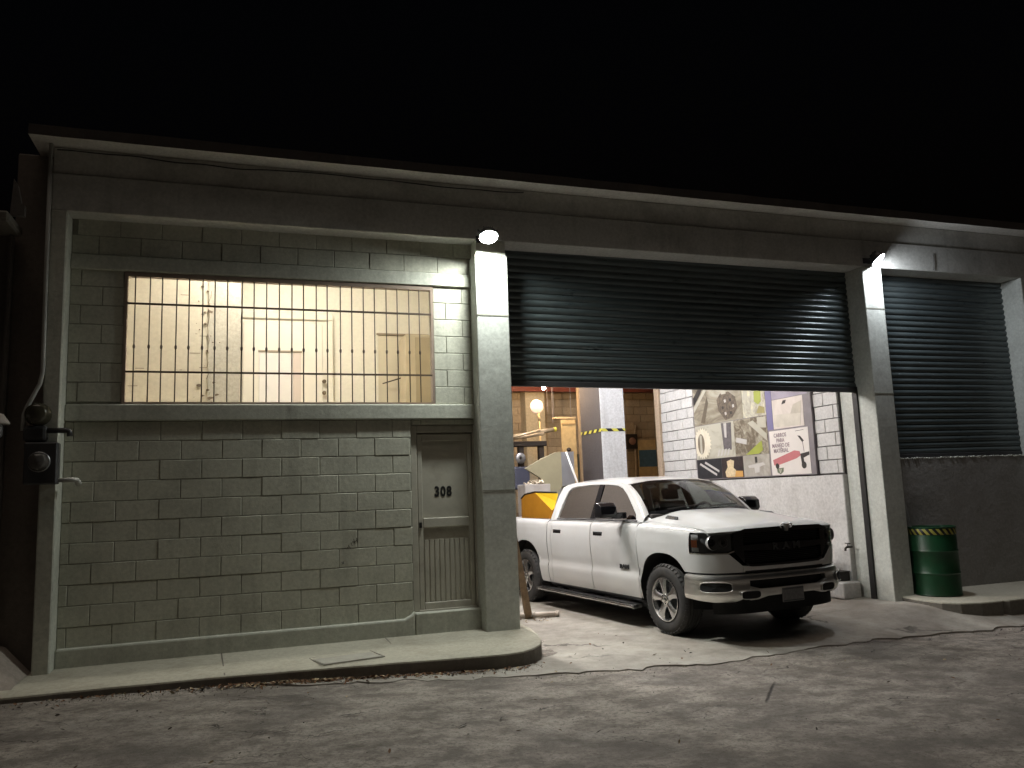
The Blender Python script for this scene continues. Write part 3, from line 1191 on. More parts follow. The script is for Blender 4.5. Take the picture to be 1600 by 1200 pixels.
# doors
for nm, x0, x1 in (("front_door", -1.652, -.545), ("rear_door", -2.80, -1.664)):
    for o in patch(nm, [t_of_x(x) for x in frange(x0, x1, 10)], lambda t: .36, lambda t: 1.278, m_paint, nz=24):
        s = -1 if o.data.vertices[0].co.y < 0 else 1
        hx = x0 + .19
        MB().box(hx - .105, hx + .105, s * .985 - .014, s * .985 + .022, 1.085, 1.125).build("handle", m_gloss, o, bev=.010, seg=2, local=True)
        MB().box(hx - .12, hx + .12, s * .985 - .012, s * .985 + .008, 1.07, 1.14).build("handle_recess", m_matte, o, bev=.004, local=True)
        if nm == "front_door" and s < 0:
            text_mesh("badge", "RAM", .068, m_matte, o, facing(-.85, -.990, .720, (1, 0, 0), (0, 0, 1)), extrude=.004, bold=.004, local=True, width=1.5)
# cab corner and bed side
patch("cab_corner", [t_of_x(x) for x in frange(-2.925, -2.809, 3)], lambda t: .36, lambda t: 1.278, m_paint, nz=20)
xs = xs_with_arch(-5.0, -2.945, -3.70, .50, 20)
patch("bed_side", [t_of_x(x) for x in xs], side_z(lambda x: .36 if x > -3.7 else .45, ar), lambda t: 1.285, m_paint, nz=22, off=lambda t, z: max(-.09, offz(z)))
MB().box(-4.99, -2.95, -.92, -.80, 1.262, 1.284).box(-4.99, -2.95, .80, .92, 1.262, 1.284).build("bed_rail", m_matte, TR, local=True, bev=.006)
b = MB().box(-4.98, -2.95, -.82, .82, .72, .76).box(-4.98, -2.96, -.83, -.80, .74, 1.26).box(-4.98, -2.96, .80, .83, .74, 1.26).box(-2.99, -2.95, -.82, .82, .74, 1.26)
b.build("bed_liner", m_matte, TR, local=True)
tg = MB().box(-5.04, -4.985, -.80, .80, .62, 1.27).build("tailgate", m_paint, TR, local=True, bev=.02, seg=2)
for s in (-1, 1):
    MB().box(-5.06, -4.93, s * .90 - .08, s * .90 + .08, .82, 1.22).build("tail_light", simple("red_lens", (.35, .01, .01), .15), TR, local=True, bev=.02)
MB().box(-5.22, -5.02, -.95, .95, .50, .68).build("rear_bumper", m_chrome, TR, local=True, bev=.04, seg=2)
# rocker and side step
for s in (-1, 1):
    MB().prism([(s * .90, .30), (s * .955, .345), (s * .955, .362), (s * .86, .362)], -2.92, -.53, 'x').build("rocker", m_matte, TR, local=True)
    st = MB().prism([(s * .90, .235), (s * 1.03, .225), (s * 1.055, .245), (s * 1.05, .272), (s * .90, .285)], -3.25, -.62, 'x').build("side_step", m_satin, TR, local=True, bev=.008, seg=2)
    MB().box(-2.9, -.75, s * .985 - .05, s * .985 + .05, .279, .284).build("tread_pad", m_matte, st, local=True)
    for x in (-2.8, -1.8, -.9):
        MB().box(x - .03, x + .03, s * .84 - .1, s * .84 + .1, .25, .275).build("step_bracket", m_under, st, local=True)

# inner dark structure and wheel housings
b = MB().box(-4.9, .70, -.60, .60, .30, .72).box(-.52, .82, -.64, .64, .70, 1.15).box(-2.95, -.5, -.84, .84, .33, .45)
b.box(.55, .86, -.70, .70, .42, .78)
b.build("chassis", m_under, TR, local=True)
for xc, r in ((-.03, .50), (-3.70, .515)):
    for s in (-1, 1):
        P = []
        for k in range(19):
            a = math.pi * (k / 18)
            x = xc + r * math.cos(a)
            g = .42 + r * 1.07 * max(0, math.sin(a)) ** .85
            P.append([(x, s * .60, g), (x, s * .965, g)])
        P = [[(P[0][0][0], s * .60, .30), (P[0][0][0], s * .965, .34)]] + P + [[(P[-1][0][0], s * .60, .30), (P[-1][0][0], s * .965, .34)]]
        MB().grid(P).build("wheel_liner", m_under, TR, local=True, smooth=True)
        MB().box(xc - r, xc + r, s * .60 - .01, s * .60 + .01, .3, .98).build("liner_back", m_under, TR, local=True)
b = MB().tube([(0, -.8, .40), (0, .8, .40)], .05, 8).tube([(-3.67, -.8, .40), (-3.67, .8, .40)], .06, 8)
b.build("axle", m_under, TR, local=True)


# wheels
def wheel(x, s):
    yc = s * .865
    w = MB()
    ro, ri, hw = .402, .245, .135
    prof = [(ri, -hw * .80), (ri + .03, -hw * .96), (ri + .09, -hw * 1.0), (ro - .035, -hw * .92), (ro - .008, -hw * .74)]
    for k in range(5):
        y0 = -hw * .70 + k * hw * .29
        prof += [(ro, y0), (ro, y0 + hw * .20), (ro - .012, y0 + hw * .21), (ro - .012, y0 + hw * .28)]
    prof += [(ro, hw * .74), (ro - .035, hw * .92), (ri + .09, hw), (ri + .03, hw * .96), (ri, hw * .80)]
    w.lathe([(r, h) for r, h in prof], 48, (x, yc, .40), 'y')
    tyre = w.build("wheel", m_tyre, TR, local=True, auto=35)
    tyre["label"] = "wheel with silver five-spoke rim"
    # blocks of tread around the shoulder
    tb = MB()
    for k in range(40):
        a = 2 * math.pi * k / 40
        for e in (-1, 1):
            c0, s0 = math.cos(a), math.sin(a)
            c1, s1 = math.cos(a + .09), math.sin(a + .09)
            y0, y1 = yc + e * hw * .72, yc + e * hw * .90
            tb.add([(x + c0 * ro, y0, .40 + s0 * ro), (x + c1 * ro, y0, .40 + s1 * ro), (x + c1 * (ro - .028), y1, .40 + s1 * (ro - .028)), (x + c0 * (ro - .028), y1, .40 + s0 * (ro - .028)),
                    (x + c0 * (ro + .006), y0, .40 + s0 * (ro + .006)), (x + c1 * (ro + .006), y0, .40 + s1 * (ro + .006)), (x + c1 * (ro - .018), y1 + e * .006, .40 + s1 * (ro - .018)), (x + c0 * (ro - .018), y1 + e * .006, .40 + s0 * (ro - .018))],
                   [(4, 5, 6, 7), (0, 1, 5, 4), (1, 2, 6, 5), (2, 3, 7, 6), (3, 0, 4, 7)])
    tb.build("tread", m_tyre, tyre, local=True)["kind"] = "stuff"
    f = s * hw
    rim = MB().lathe([(.247, f * .86), (.252, f * .97), (.240, f * .98), (.226, f * .80), (.218, f * .35), (.212, -f * .8)], 48, (x, yc, .40), 'y')
    rim.build("rim", m_satin, tyre, local=True, auto=40)
    MB().lathe([(.001, f * .1), (.214, f * .1)], 32, (x, yc, .40), 'y').build("brake_disc", m_gun, tyre, local=True)
    sp = MB()
    yf = yc + f * .80
    for k in range(5):
        a = 2 * math.pi * k / 5 + math.pi / 2 + .15
        ca, sa = math.cos(a), math.sin(a)
        def Q(r, q, d): return (x + ca * r - sa * q, yf + s * d, .40 + sa * r + ca * q)
        secs = [(.045, .050, .012, .026), (.10, .040, .020, .030), (.16, .050, .024, .026), (.205, .070, .022, .016), (.236, .088, .016, .004)]
        ring = []
        for r, hwid, d, crown in secs:
            ring.append([Q(r, -hwid, -.03), Q(r, -hwid, d - .012), Q(r, -hwid * .55, d + .004), Q(r, 0, d + crown * .25), Q(r, hwid * .55, d + .004), Q(r, hwid, d - .012), Q(r, hwid, -.03)])
        sp.grid(ring)
    sp.build("spokes", m_satin, tyre, local=True, auto=32)
    MB().lathe([(.066, -.03 * s), (.066, .018 * s), (.058, .026 * s), (.036, .030 * s), (.034, .042 * s), (.026, .048 * s), (.001, .049 * s)], 24, (x, yf, .40), 'y').build("hub_cap", m_chrome, tyre, local=True, auto=35)
    ln = MB()
    for k in range(6):
        a = 2 * math.pi * k / 6
        ln.lathe([(.009, .02 * s), (.009, .034 * s), (.001, .036 * s)], 6, (x + .049 * math.cos(a), yf, .40 + .049 * math.sin(a)), 'y')
    ln.build("lug_nuts", m_gun, tyre, local=True)


for wx in (-.02, -3.69):
    for s in (-1, 1): wheel(wx, s)

# hood
HV = [0, .1, .2, .3, .4, .5, .6, .7, .8, .86, .90, .94, .97, 1]
HU = sorted(set([round(-1 + i / 20, 4) for i in range(41)] + [s * k for s in (-1, 1) for k in (.48, .54, .62, .68)]))
P = [[hoodpt(u, v) for u in HU] for v in HV]
b = MB().grid(P)
b.grid([P[-1], [(x - .03, y, z - .03) for x, y, z in P[-1]]])
b.grid([[r[0] for r in P], [(r[0][0], r[0][1], r[0][2] - .03) for r in P]])
b.grid([[r[-1] for r in P], [(r[-1][0], r[-1][1], r[-1][2] - .03) for r in P]])
hood = b.build("hood", m_paint, TR, local=True, auto=50)
# hood side badge
for s in (-1, 1):
    c0 = Vector(hoodpt(s * .86, .22))
    c1 = Vector(hoodpt(s * .86, .32))
    c2 = Vector(hoodpt(s * .92, .27))
    r_ = (c1 - c0) if s < 0 else (c0 - c1)
    upv = (Vector(hoodpt(s * .80, .27)) - c2)
    mid = (c0 + c1) / 2
    upv = upv.normalized() * .45 + Vector((0, 0, .9))
    fm = facing(mid.x, mid.y, mid.z + .008, r_, upv - r_ * (upv.dot(r_) / r_.dot(r_)))
    pl = MB().prism([(-.115, -.026), (.095, -.026), (.125, 0), (.115, .026), (-.095, .026), (-.125, 0)], .0, .012, 'z')
    pl.v = [tuple(fm @ Vector(q)) for q in pl.v]
    plq = pl.build("side_badge", m_gun, hood, local=True)
    text_mesh("badge_text", "HEMI", .050, m_chrome, hood, fm @ Matrix.Translation((0, 0, .013)), extrude=.002, bold=.001, local=True, width=1.35)

# greenhouse
def yg(z): return .912 - (z - 1.27) * .41


def side_loop(pts, off=0.0, s=-1):
    return [(x, s * (yg(z) + off), z) for x, z in pts]


def dense(pts, n):
    L = [0]
    for i in range(len(pts)): L.append(L[-1] + math.dist(pts[i], pts[(i + 1) % len(pts)]))
    out = []
    for k in range(n):
        d = L[-1] * k / n
        for i in range(len(pts)):
            if L[i] <= d <= L[i + 1]:
                t = (d - L[i]) / max(1e-9, L[i + 1] - L[i])
                a, c = pts[i], pts[(i + 1) % len(pts)]
                out.append((lerp(a[0], c[0], t), lerp(a[1], c[1], t)))
                break
    return out


outer = [(-.50, 1.272), (-.60, 1.375), (-.80, 1.52), (-1.0, 1.655), (-1.15, 1.745), (-1.32, 1.785), (-1.6, 1.805), (-2.0, 1.812), (-2.45, 1.802), (-2.72, 1.785), (-2.84, 1.75), (-2.90, 1.62), (-2.93, 1.45), (-2.945, 1.272), (-2.5, 1.272), (-2.0, 1.272), (-1.5, 1.272), (-1.0, 1.272)]
inner = [(-.66, 1.302), (-.70, 1.37), (-.86, 1.495), (-1.03, 1.62), (-1.17, 1.70), (-1.32, 1.742), (-1.6, 1.762), (-2.0, 1.768), (-2.42, 1.755), (-2.58, 1.735), (-2.645, 1.69), (-2.69, 1.58), (-2.735, 1.42), (-2.75, 1.302), (-2.4, 1.300), (-2.0, 1.300), (-1.5, 1.300), (-1.0, 1.300)]
for s in (-1, 1):
    lo, li = side_loop(outer, 0, s), side_loop(inner, -.002, s)
    l2 = side_loop(inner, -.030, s)
    n = len(lo)
    b = MB()
    mid = [tuple((Vector(a) + Vector(c)) / 2 + Vector((0, s * .008, .003))) for a, c in zip(lo, li)]
    b.grid([lo + [lo[0]], mid + [mid[0]], li + [li[0]], l2 + [l2[0]]])
    sf = b.build("cab_side_frame", m_paint, TR, local=True, auto=45)
    # glazing
    gl = [p for p in inner]
    fr = [(x, z) for x, z in inner if x > -1.70]
    top_b, bot_b = 1.763, 1.300
    f_poly = inner[:6] + [(-1.6, 1.762), (-1.70, top_b), (-1.70, bot_b), (-1.5, 1.300), (-1.0, 1.300)]
    r_poly = [(-1.80, top_b + .002), (-2.0, 1.768)] + inner[8:14] + [(-2.4, 1.300), (-2.0, 1.300), (-1.80, bot_b)]
    for poly in (f_poly, r_poly):
        MB().add(side_loop(poly, -.018, s), [tuple(range(len(poly)))]).build("side_window", m_tint, TR, local=True)
    b = MB().add(side_loop([(-1.69, 1.775), (-1.69, 1.29), (-1.81, 1.29), (-1.81, 1.775)], -.008, s) + side_loop([(-1.69, 1.775), (-1.69, 1.29), (-1.81, 1.29), (-1.81, 1.775)], -.05, s),
                 [(0, 1, 2, 3), (7, 6, 5, 4), (0, 4, 5, 1), (2, 6, 7, 3)])
    b.build("door_pillar", m_gloss, TR, local=True)
    # rubber belt moulding
    MB().prism([(s * .880, 1.268), (s * .925, 1.268), (s * .912, 1.298), (s * .884, 1.303)], -2.74, -.62, 'x').build("belt_moulding", m_matte, TR, local=True)
    # shoulder fill between body side and frame
    P = [[(x, s * .905, 1.274), (x, s * .945, 1.276)] for x in frange(-2.94, -.5, 6)]
    MB().grid(P).build("shoulder", m_paint, TR, local=True)

# roof
def roofz(x): return interp(x, [-2.95, -2.86, -2.72, -2.0, -1.45, -1.2, -1.05], [1.74, 1.775, 1.79, 1.812, 1.80, 1.775, 1.735])


P = []
for x in frange(-2.93, -1.10, 22):
    row = []
    zz = roofz(x)
    w = yg(zz) + .004
    for k in range(25):
        u = -1 + k / 12
        a = abs(u)
        xx = x + (.085 * (1 - a * a) if x > -1.2 else .085 * (1 - a * a) * max(0, (x + 2.0) / .9))
        row.append((xx, u * w, zz + .052 * (1 - a ** 2.6) + .006 * math.exp(-((a - .55) / .05) ** 2)))
    P.append(row)
MB().grid(P).build("roof", m_paint, TR, local=True, smooth=True)
roof_front = P[-1]
roof_back = P[0]
# windscreen
def wsb(u): return Vector((-.515 + .125 * (1 - u * u), u * .80, 1.368 + .02 * (1 - u * u)))


WS = []
for j in range(9):
    v = j / 8
    row = []
    for k in range(25):
        u = -1 + k / 12
        tp = Vector(roof_front[k]) + Vector((.02, 0, -.004))
        tp.y *= .93
        p = wsb(u).lerp(tp, v)
        p += Vector((.025, 0, .03)) * math.sin(math.pi * v)
        row.append(tuple(p))
    WS.append(row)
MB().grid(WS).build("windscreen", m_wind, TR, local=True, smooth=True)
# black edge band of the screen, wipers
b = MB()
b.grid([[tuple(Vector(p) + Vector((.004, 0, .004))) for p in WS[0]], [tuple(Vector(p).lerp(Vector(q), .5) + Vector((.004, 0, .004))) for p, q in zip(WS[0], WS[1])]])
b.grid([[tuple(Vector(p) + Vector((.003, 0, .003))) for p in WS[8]], [tuple(Vector(p).lerp(Vector(q), .35) + Vector((.003, 0, .003))) for p, q in zip(WS[8], WS[7])]])
b.build("screen_band", m_gloss, TR, local=True)
b = MB()
for y0, y1 in ((-.55, .02), (.05, .62)):
    pts = []
    for k in range(7):
        y = lerp(y0, y1, k / 6)
        u = y / .80
        p = wsb(u) + Vector((-.02 - .055 * k / 6, 0, .028 + .03 * k / 6))
        pts.append(p + Vector((.015, 0, .02)))
    b.tube(pts, .008, 5)
b.build("wipers", m_matte, TR, local=True)
# cowl
b = MB()
b.grid([[hoodpt(u, 0) for u in HU], [tuple(wsb(u * .98) + Vector((0, 0, -.004))) for u in HU]])
b.build("cowl", m_matte, TR, local=True)
# A pillars: from the windscreen edge round to the side frame
apx = outer[:6]
for s in (-1, 1):
    k = 0 if s < 0 else 24
    P = []
    for j in range(9):
        v = j / 8
        a = Vector(WS[j][k])
        d = v * 5
        i = min(4, int(d))
        q = (lerp(apx[i][0], apx[i + 1][0], d - i), lerp(apx[i][1], apx[i + 1][1], d - i))
        c = Vector((q[0], s * yg(q[1]), q[1]))
        m1 = a.lerp(c, .35) + Vector((.012, s * .012, .016))
        m2 = a.lerp(c, .70) + Vector((.010, s * .016, .010))
        P.append([tuple(a), tuple(m1), tuple(m2), tuple(c)])
    MB().grid(P).build("windscreen_pillar", m_paint, TR, local=True, smooth=True)
# fender top infill near the cowl
for s in (-1, 1):
    P = [[(x, s * .925, 1.276), (x, s * .86, 1.292), (x, s * .82, lerp(1.30, 1.352, (.0 - x + -.40) / .15 if x < -.40 else 0))] for x in (-.56, -.52, -.48, -.44, -.40)]
    MB().grid(P).build("cowl_corner", m_paint, TR, local=True, smooth=True)
# back of the cab
P = [[Vector(p) for p in roof_back]]
bottom = [(-2.95, p[1] * 1.25, 1.26) for p in roof_back]
MB().grid([[tuple(p) for p in roof_back], [(lerp(p[0], -2.94, .3), p[1] * 1.07, 1.64) for p in roof_back], bottom]).build("cab_back", m_paint, TR, local=True, smooth=True)
MB().box(-2.965, -2.935, -.60, .60, 1.33, 1.68).build("rear_window", m_gloss, TR, local=True)
# interior
b = MB()
for sy in (-.40, .40):
    b.box(-1.62, -1.10, sy - .25, sy + .25, .78, .95)
    b.prism([(-1.62, .90), (-1.50, .92), (-1.66, 1.50), (-1.76, 1.50)], sy - .25, sy + .25, 'y')
    b.prism([(-1.72, 1.52), (-1.63, 1.52), (-1.67, 1.68), (-1.75, 1.68)], sy - .13, sy + .13, 'y')
b.box(-2.55, -2.1, -.65, .65, .78, .95)
b.prism([(-2.55, .9), (-2.42, .9), (-2.60, 1.52), (-2.70, 1.52)], -.65, .65, 'y')
b.build("seats", m_seat, TR, local=True, bev=.03, seg=2)
MB().prism([(-.45, 1.0), (-.45, 1.37), (-.62, 1.385), (-.82, 1.30), (-.88, 1.0)], -.80, .80, 'y').build("dashboard", m_seat, TR, local=True, bev=.03, seg=2)
sw = MB()
pts = []
for k in range(25):
    a = 2 * math.pi * k / 24
    pts.append((-1.0 + .07 * math.sin(a), .40 + .185 * math.cos(a), 1.30 + .17 * math.sin(a)))
sw.tube(pts, .017, 6, cap=False)
sw.tube([(-1.0, .22, 1.30), (-.98, .40, 1.28), (-1.0, .58, 1.30)], .02, 6).tube([(-.98, .4, 1.28), (-.80, .40, 1.22)], .03, 6)
sw.build("steering_wheel", m_matte, TR, local=True, smooth=True)
MB().box(-1.06, -1.03, -.10, .10, 1.66, 1.74).build("inner_mirror", m_matte, TR, local=True, bev=.01)
MB().add([tuple(Vector(WS[7][3]) + Vector((-.006, 0, -.006))), tuple(Vector(WS[7][5]) + Vector((-.006, 0, -.006))), tuple(Vector(WS[6][5]) + Vector((-.006, 0, -.006))), tuple(Vector(WS[6][3]) + Vector((-.006, 0, -.006)))], [(0, 1, 2, 3)]).build("screen_sticker", simple("sticker", (.6, .62, .66), .5), TR, local=True)
# mirrors
for s in (-1, 1):
    b = MB().prism([(-.70, 1.30), (-.78, 1.30), (-1.0, 1.345), (-1.0, 1.405), (-.72, 1.405)], s * .92 - .0, s * 1.02, 'y')
    MB().box(-.97, -.86, min(s * .90, s * 1.12), max(s * .90, s * 1.12), 1.32, 1.40).build("mirror_arm", m_gloss, TR, local=True, bev=.012, seg=2)
    hs = MB().prism([(-.86, 1.335), (-1.0, 1.335), (-1.02, 1.36), (-1.02, 1.51), (-.99, 1.535), (-.90, 1.525), (-.84, 1.48), (-.83, 1.37)], min(s * 1.06, s * 1.30), max(s * 1.06, s * 1.30), 'y').build("door_mirror", m_gloss, TR, local=True, bev=.022, seg=3, auto=50)
    MB().box(-1.026, -1.019, min(s * 1.08, s * 1.28), max(s * 1.08, s * 1.28), 1.36, 1.51).build("mirror_glass", m_chrome, hs, local=True)

# front: headlights
t0, t1 = t_of_y(.70), ARC[60] - .055
ta, tb_ = t_of_y(.70), t_of_y(.965)
hb = lambda t: interp(t, [t0, t_of_y(.76), t1], [.985, .962, .965])
ht = lambda t: interp(t, [t0, t_of_y(.80), t1], [1.165, 1.178, 1.172])
for s in (-1, 1):
    hl = patch("headlight", frange(t0, t1, 24), hb, ht, m_hous, sides=(s,), off=lambda t, z: -.055, nz=4)[0]
    patch("amber_marker", frange(t1 - .10, t1 - .012, 6), lambda t: 1.02, lambda t: 1.10, m_amber, sides=(s,), off=lambda t, z: -.016, nz=2, parent=hl)
    patch("reflector", frange(t1 - .11, t1 - .004, 8), lambda t: 1.102, lambda t: 1.160, m_refl, sides=(s,), off=lambda t, z: -.028, nz=2, parent=hl)
    patch("reflector", frange(t1 - .11, t1 - .004, 8), lambda t: .975, lambda t: 1.018, m_refl, sides=(s,), off=lambda t, z: -.028, nz=2, parent=hl)
    for yy, rr in ((.865, .080), (.765, .050)):
        px, py, nx, ny = path(t_of_y(yy))
        b = MB().lathe([(rr, .05), (rr * 1.02, .040), (rr * .90, .0), (rr * .55, -.015), (.004, -.02)], 24, (px - .085, s * py, 1.072), 'x')
        b.build("lamp_bowl", m_refl, hl, local=True, smooth=True)
        MB().lathe([(.001, .045), (rr * .30, .040), (rr * .46, .02), (rr * .5, -.01)], 16, (px - .075, s * py, 1.072), 'x').build("projector", m_gloss, hl, local=True, smooth=True)
    patch("lens_cover", frange(t0, t1, 24), hb, ht, m_clear, sides=(s,), off=lambda t, z: -.006, nz=4, thick=.004, parent=hl)
    patch("chrome_strip", frange(t0 - .01, t1, 24), lambda t: hb(t) - .016, lambda t: hb(t) - .003, m_chrome, sides=(s,), off=lambda t, z: .001, nz=1, parent=hl)

# grille
tg_ = t_of_y(.69)
def gb(t):
    return interp(abs(t), [0, t_of_y(.50), t_of_y(.56), tg_], [.800, .804, .83, .975])
def gt(t):
    return interp(abs(t), [0, t_of_y(.55), tg_], [1.222, 1.212, 1.172])


TS = frange(-tg_, tg_, 48)
gr = patch("grille", TS, gb, gt, m_under, sides=(1,), off=lambda t, z: -.075, nz=4)[0]
patch("grille_top_bar", TS, lambda t: gt(t) - .045, gt, m_gloss, sides=(1,), off=lambda t, z: -.004, nz=3, parent=gr, thick=.05)
patch("grille_center_bar", TS, lambda t: interp(abs(t), [0, tg_], [.955, .985]), lambda t: interp(abs(t), [0, tg_], [1.045, 1.035]), m_gloss, sides=(1,), off=lambda t, z: -.012, nz=3, parent=gr, thick=.05)
patch("grille_bottom_bar", frange(-t_of_y(.56), t_of_y(.56), 40), lambda t: gb(t), lambda t: gb(t) + .022, m_gloss, sides=(1,), off=lambda t, z: -.010, nz=2, parent=gr, thick=.05)
for s in (-1, 1):
    patch("grille_end", frange(t_of_y(.57), tg_, 8), gb, gt, m_gloss, sides=(s,), off=lambda t, z: -.018, nz=4, parent=gr, thick=.05)
for z in [.842 + .020 * k for k in range(6)] + [1.062 + .020 * k for k in range(6)]:
    w = interp(z, [.83, .92, 1.05, 1.2], [.52, .58, .60, .60])
    patch("grille_rib", frange(-t_of_y(w), t_of_y(w), 24), lambda t: z, lambda t: z + .007, m_matte, sides=(1,), off=lambda t, q: -.035, nz=1, parent=gr, thick=.02)
for k, ch in enumerate("RAM"):
    y = (-.155, 0, .155)[k]
    px, py, nx, ny = path(t_of_y(abs(y)) if y else 0.0)
    text_mesh("grille_letter", ch, .105, m_gun, gr, facing(px - .008, y - 0.0, 1.0, (0, 1, 0), (0, 0, 1)), extrude=.006, bold=.004, local=True, width=1.35)
# emblem: horned head on the hood lip
em = MB()
for s in (-1, 1):
    pts = []
    for k in range(15):
        a = k / 14 * 4.6
        rr = .040 * (1 - .045 * k)
        pts.append((.978 + .010 * math.sin(a), s * (.030 + .028 - rr * math.cos(a)), 1.215 + rr * math.sin(a) * 1.0))
    em.tube(pts, [.013 * (1 - .05 * k) for k in range(15)], 8)
em.prism([(-.030, 1.245), (.030, 1.245), (.022, 1.20), (.012, 1.165), (-.012, 1.165), (-.022, 1.20)], .965, .992, 'x')
em.build("emblem", m_bump, gr, local=True, auto=40)
# body-colour lip under the grille and the dark slot
patch("grille_lip", frange(-t_of_y(.60), t_of_y(.60), 40), lambda t: .762, lambda t: gb(t) - .003 if abs(t) < t_of_y(.52) else interp(abs(t), [t_of_y(.52), t_of_y(.60)], [gb(t_of_y(.52)) - .003, .815]), m_paint, sides=(1,), off=lambda t, z: .0 - max(0, (z - .79)) * .2, nz=3, thick=.05)
patch("bumper_slot", frange(-ARC[60] - .02, ARC[60] + .02, 60), lambda t: .705, lambda t: .762, m_matte, sides=(1,), off=lambda t, z: -.03, nz=1)

# bumper
def boff(t, z):
    return interp(z, [.425, .45, .50, .57, .62, .68, .715, .73], [-.03, .006, .030, .030, .022, .022, .010, -.02])


ye, yi = ARC[60] + .045, t_of_y(.55)
bp = patch("front_bumper", frange(-ye, ye, 80), lambda t: .66, lambda t: .728, m_bump, sides=(1,), off=boff, nz=5, thick=.05)[0]
bp["label"] = "chrome front bumper with dark openings"
for s in (-1, 1):
    patch("bumper_end", frange(yi, ye, 36), lambda t: interp(t, [yi, t_of_y(.72), t_of_y(.9), ye], [.50, .435, .435, .47]), lambda t: .6605, m_bump, sides=(s,), off=boff, nz=10, thick=.05, parent=bp)
patch("bumper_lower_bar", frange(-yi - .002, yi + .002, 44), lambda t: interp(abs(t), [0, t_of_y(.34), t_of_y(.46), yi], [.49, .485, .455, .45]), lambda t: interp(abs(t), [0, t_of_y(.42), yi], [.565, .565, .60]), m_bump, sides=(1,), off=lambda t, z: boff(t, z) + .012, nz=6, thick=.05, parent=bp)
patch("intake", frange(-yi, yi, 40), lambda t: .55, lambda t: .665, m_under, sides=(1,), off=lambda t, z: -.03, nz=2, parent=bp)
patch("air_dam", frange(-t_of_y(.93), t_of_y(.93), 50), lambda t: .30, lambda t: .46, m_under, sides=(1,), off=lambda t, z: -.07, nz=3)


def hole(name, tc, zc, hw, hz, s, skew=0):
    """dark recess with a chrome bead around it"""
    loop = []
    for k in range(28):
        a = 2 * math.pi * k / 28
        cx = math.copysign(abs(math.cos(a)) ** .55, math.cos(a)) * hw
        cz = math.copysign(abs(math.sin(a)) ** .55, math.sin(a)) * hz
        loop.append((tc + cx + skew * cz, zc + cz))
    def P(t, z, o):
        x, y, nx, ny = path(t)
        return (x + nx * (boff(t, z) + o), s * (y + ny * (boff(t, z) + o)), z)
    n = len(loop)
    b = MB()
    rim = [P(t, z, .023) for t, z in loop]
    b.grid([rim + [rim[0]], [P(lerp(t, tc, .12), lerp(z, zc, .12), .022) for t, z in loop] + [P(lerp(loop[0][0], tc, .12), lerp(loop[0][1], zc, .12), .022)]])
    inn = [P(lerp(t, tc, .10), lerp(z, zc, .10), .0155) for t, z in loop]
    b2 = MB().add([P(lerp(t, tc, .06), lerp(z, zc, .06), .024) for t, z in loop] + [P(tc, zc, .027)], [(i, (i + 1) % n, n) for i in range(n)])
    b2.build(name, m_under, bp, local=True)
    MB().tube(rim + [rim[0]], .006, 6, cap=False).build("bezel", m_bump, bp, local=True, smooth=True)


for s in (-1, 1):
    hole("fog_recess", t_of_y(.87) + .02, .600, .165, .054, s)
    hole("tow_hook_recess", t_of_y(.555), .512, .115, .046, s)
pl = MB().box(.995, 1.012, -.155, .155, .40, .555).build("number_plate", simple("plate_grey", (.20, .20, .205), .5, var=.3, scale=30), TR, local=True, bev=.004)
MB().box(1.0125, 1.014, -.145, .145, .535, .545).box(1.0125, 1.014, -.145, .145, .41, .42).build("plate_border", m_gun, pl, local=True)

# ------------------------------------------------------------------ poster on the garage side wall (faces -X)
PS = thing("poster_board", (6.57, 2.6, 1.6), "large tool and machinery advertising board on the white block wall", "poster")
m_bd = simple("board_edge", (.22, .20, .21), .6)
box("board", 6.545, 6.60, .94, 4.235, 1.60, 3.75, m_bd, PS)


def print_mat(name, cols, scale, seed, stretch=(1, 1, 1), dist=1.5):
    n = NT(name)
    mp = n.n("ShaderNodeMapping")
    mp.inputs["Location"].default_value = (seed, seed * 1.7, seed * .6)
    mp.inputs["Rotation"].default_value = (.6, 0, 0)
    mp.inputs["Scale"].default_value = stretch
    n.l(n.pos, mp.inputs[0])
    f = n.noise(scale, 5, .6, vec=mp.outputs[0], dist=dist)
    x = n.n("ShaderNodeValToRGB")
    e = x.color_ramp.elements
    e[0].position, e[0].color = .30, (*cols[0], 1)
    e[1].position, e[1].color = .70, (*cols[-1], 1)
    for i, c in enumerate(cols[1:-1]):
        q = e.new(.30 + .40 * (i + 1) / (len(cols) - 1))
        q.color = (*c, 1)
    n.l(f, x.inputs[0])
    n.col(x.outputs[0])
    n.set(Roughness=.45)
    return n.m


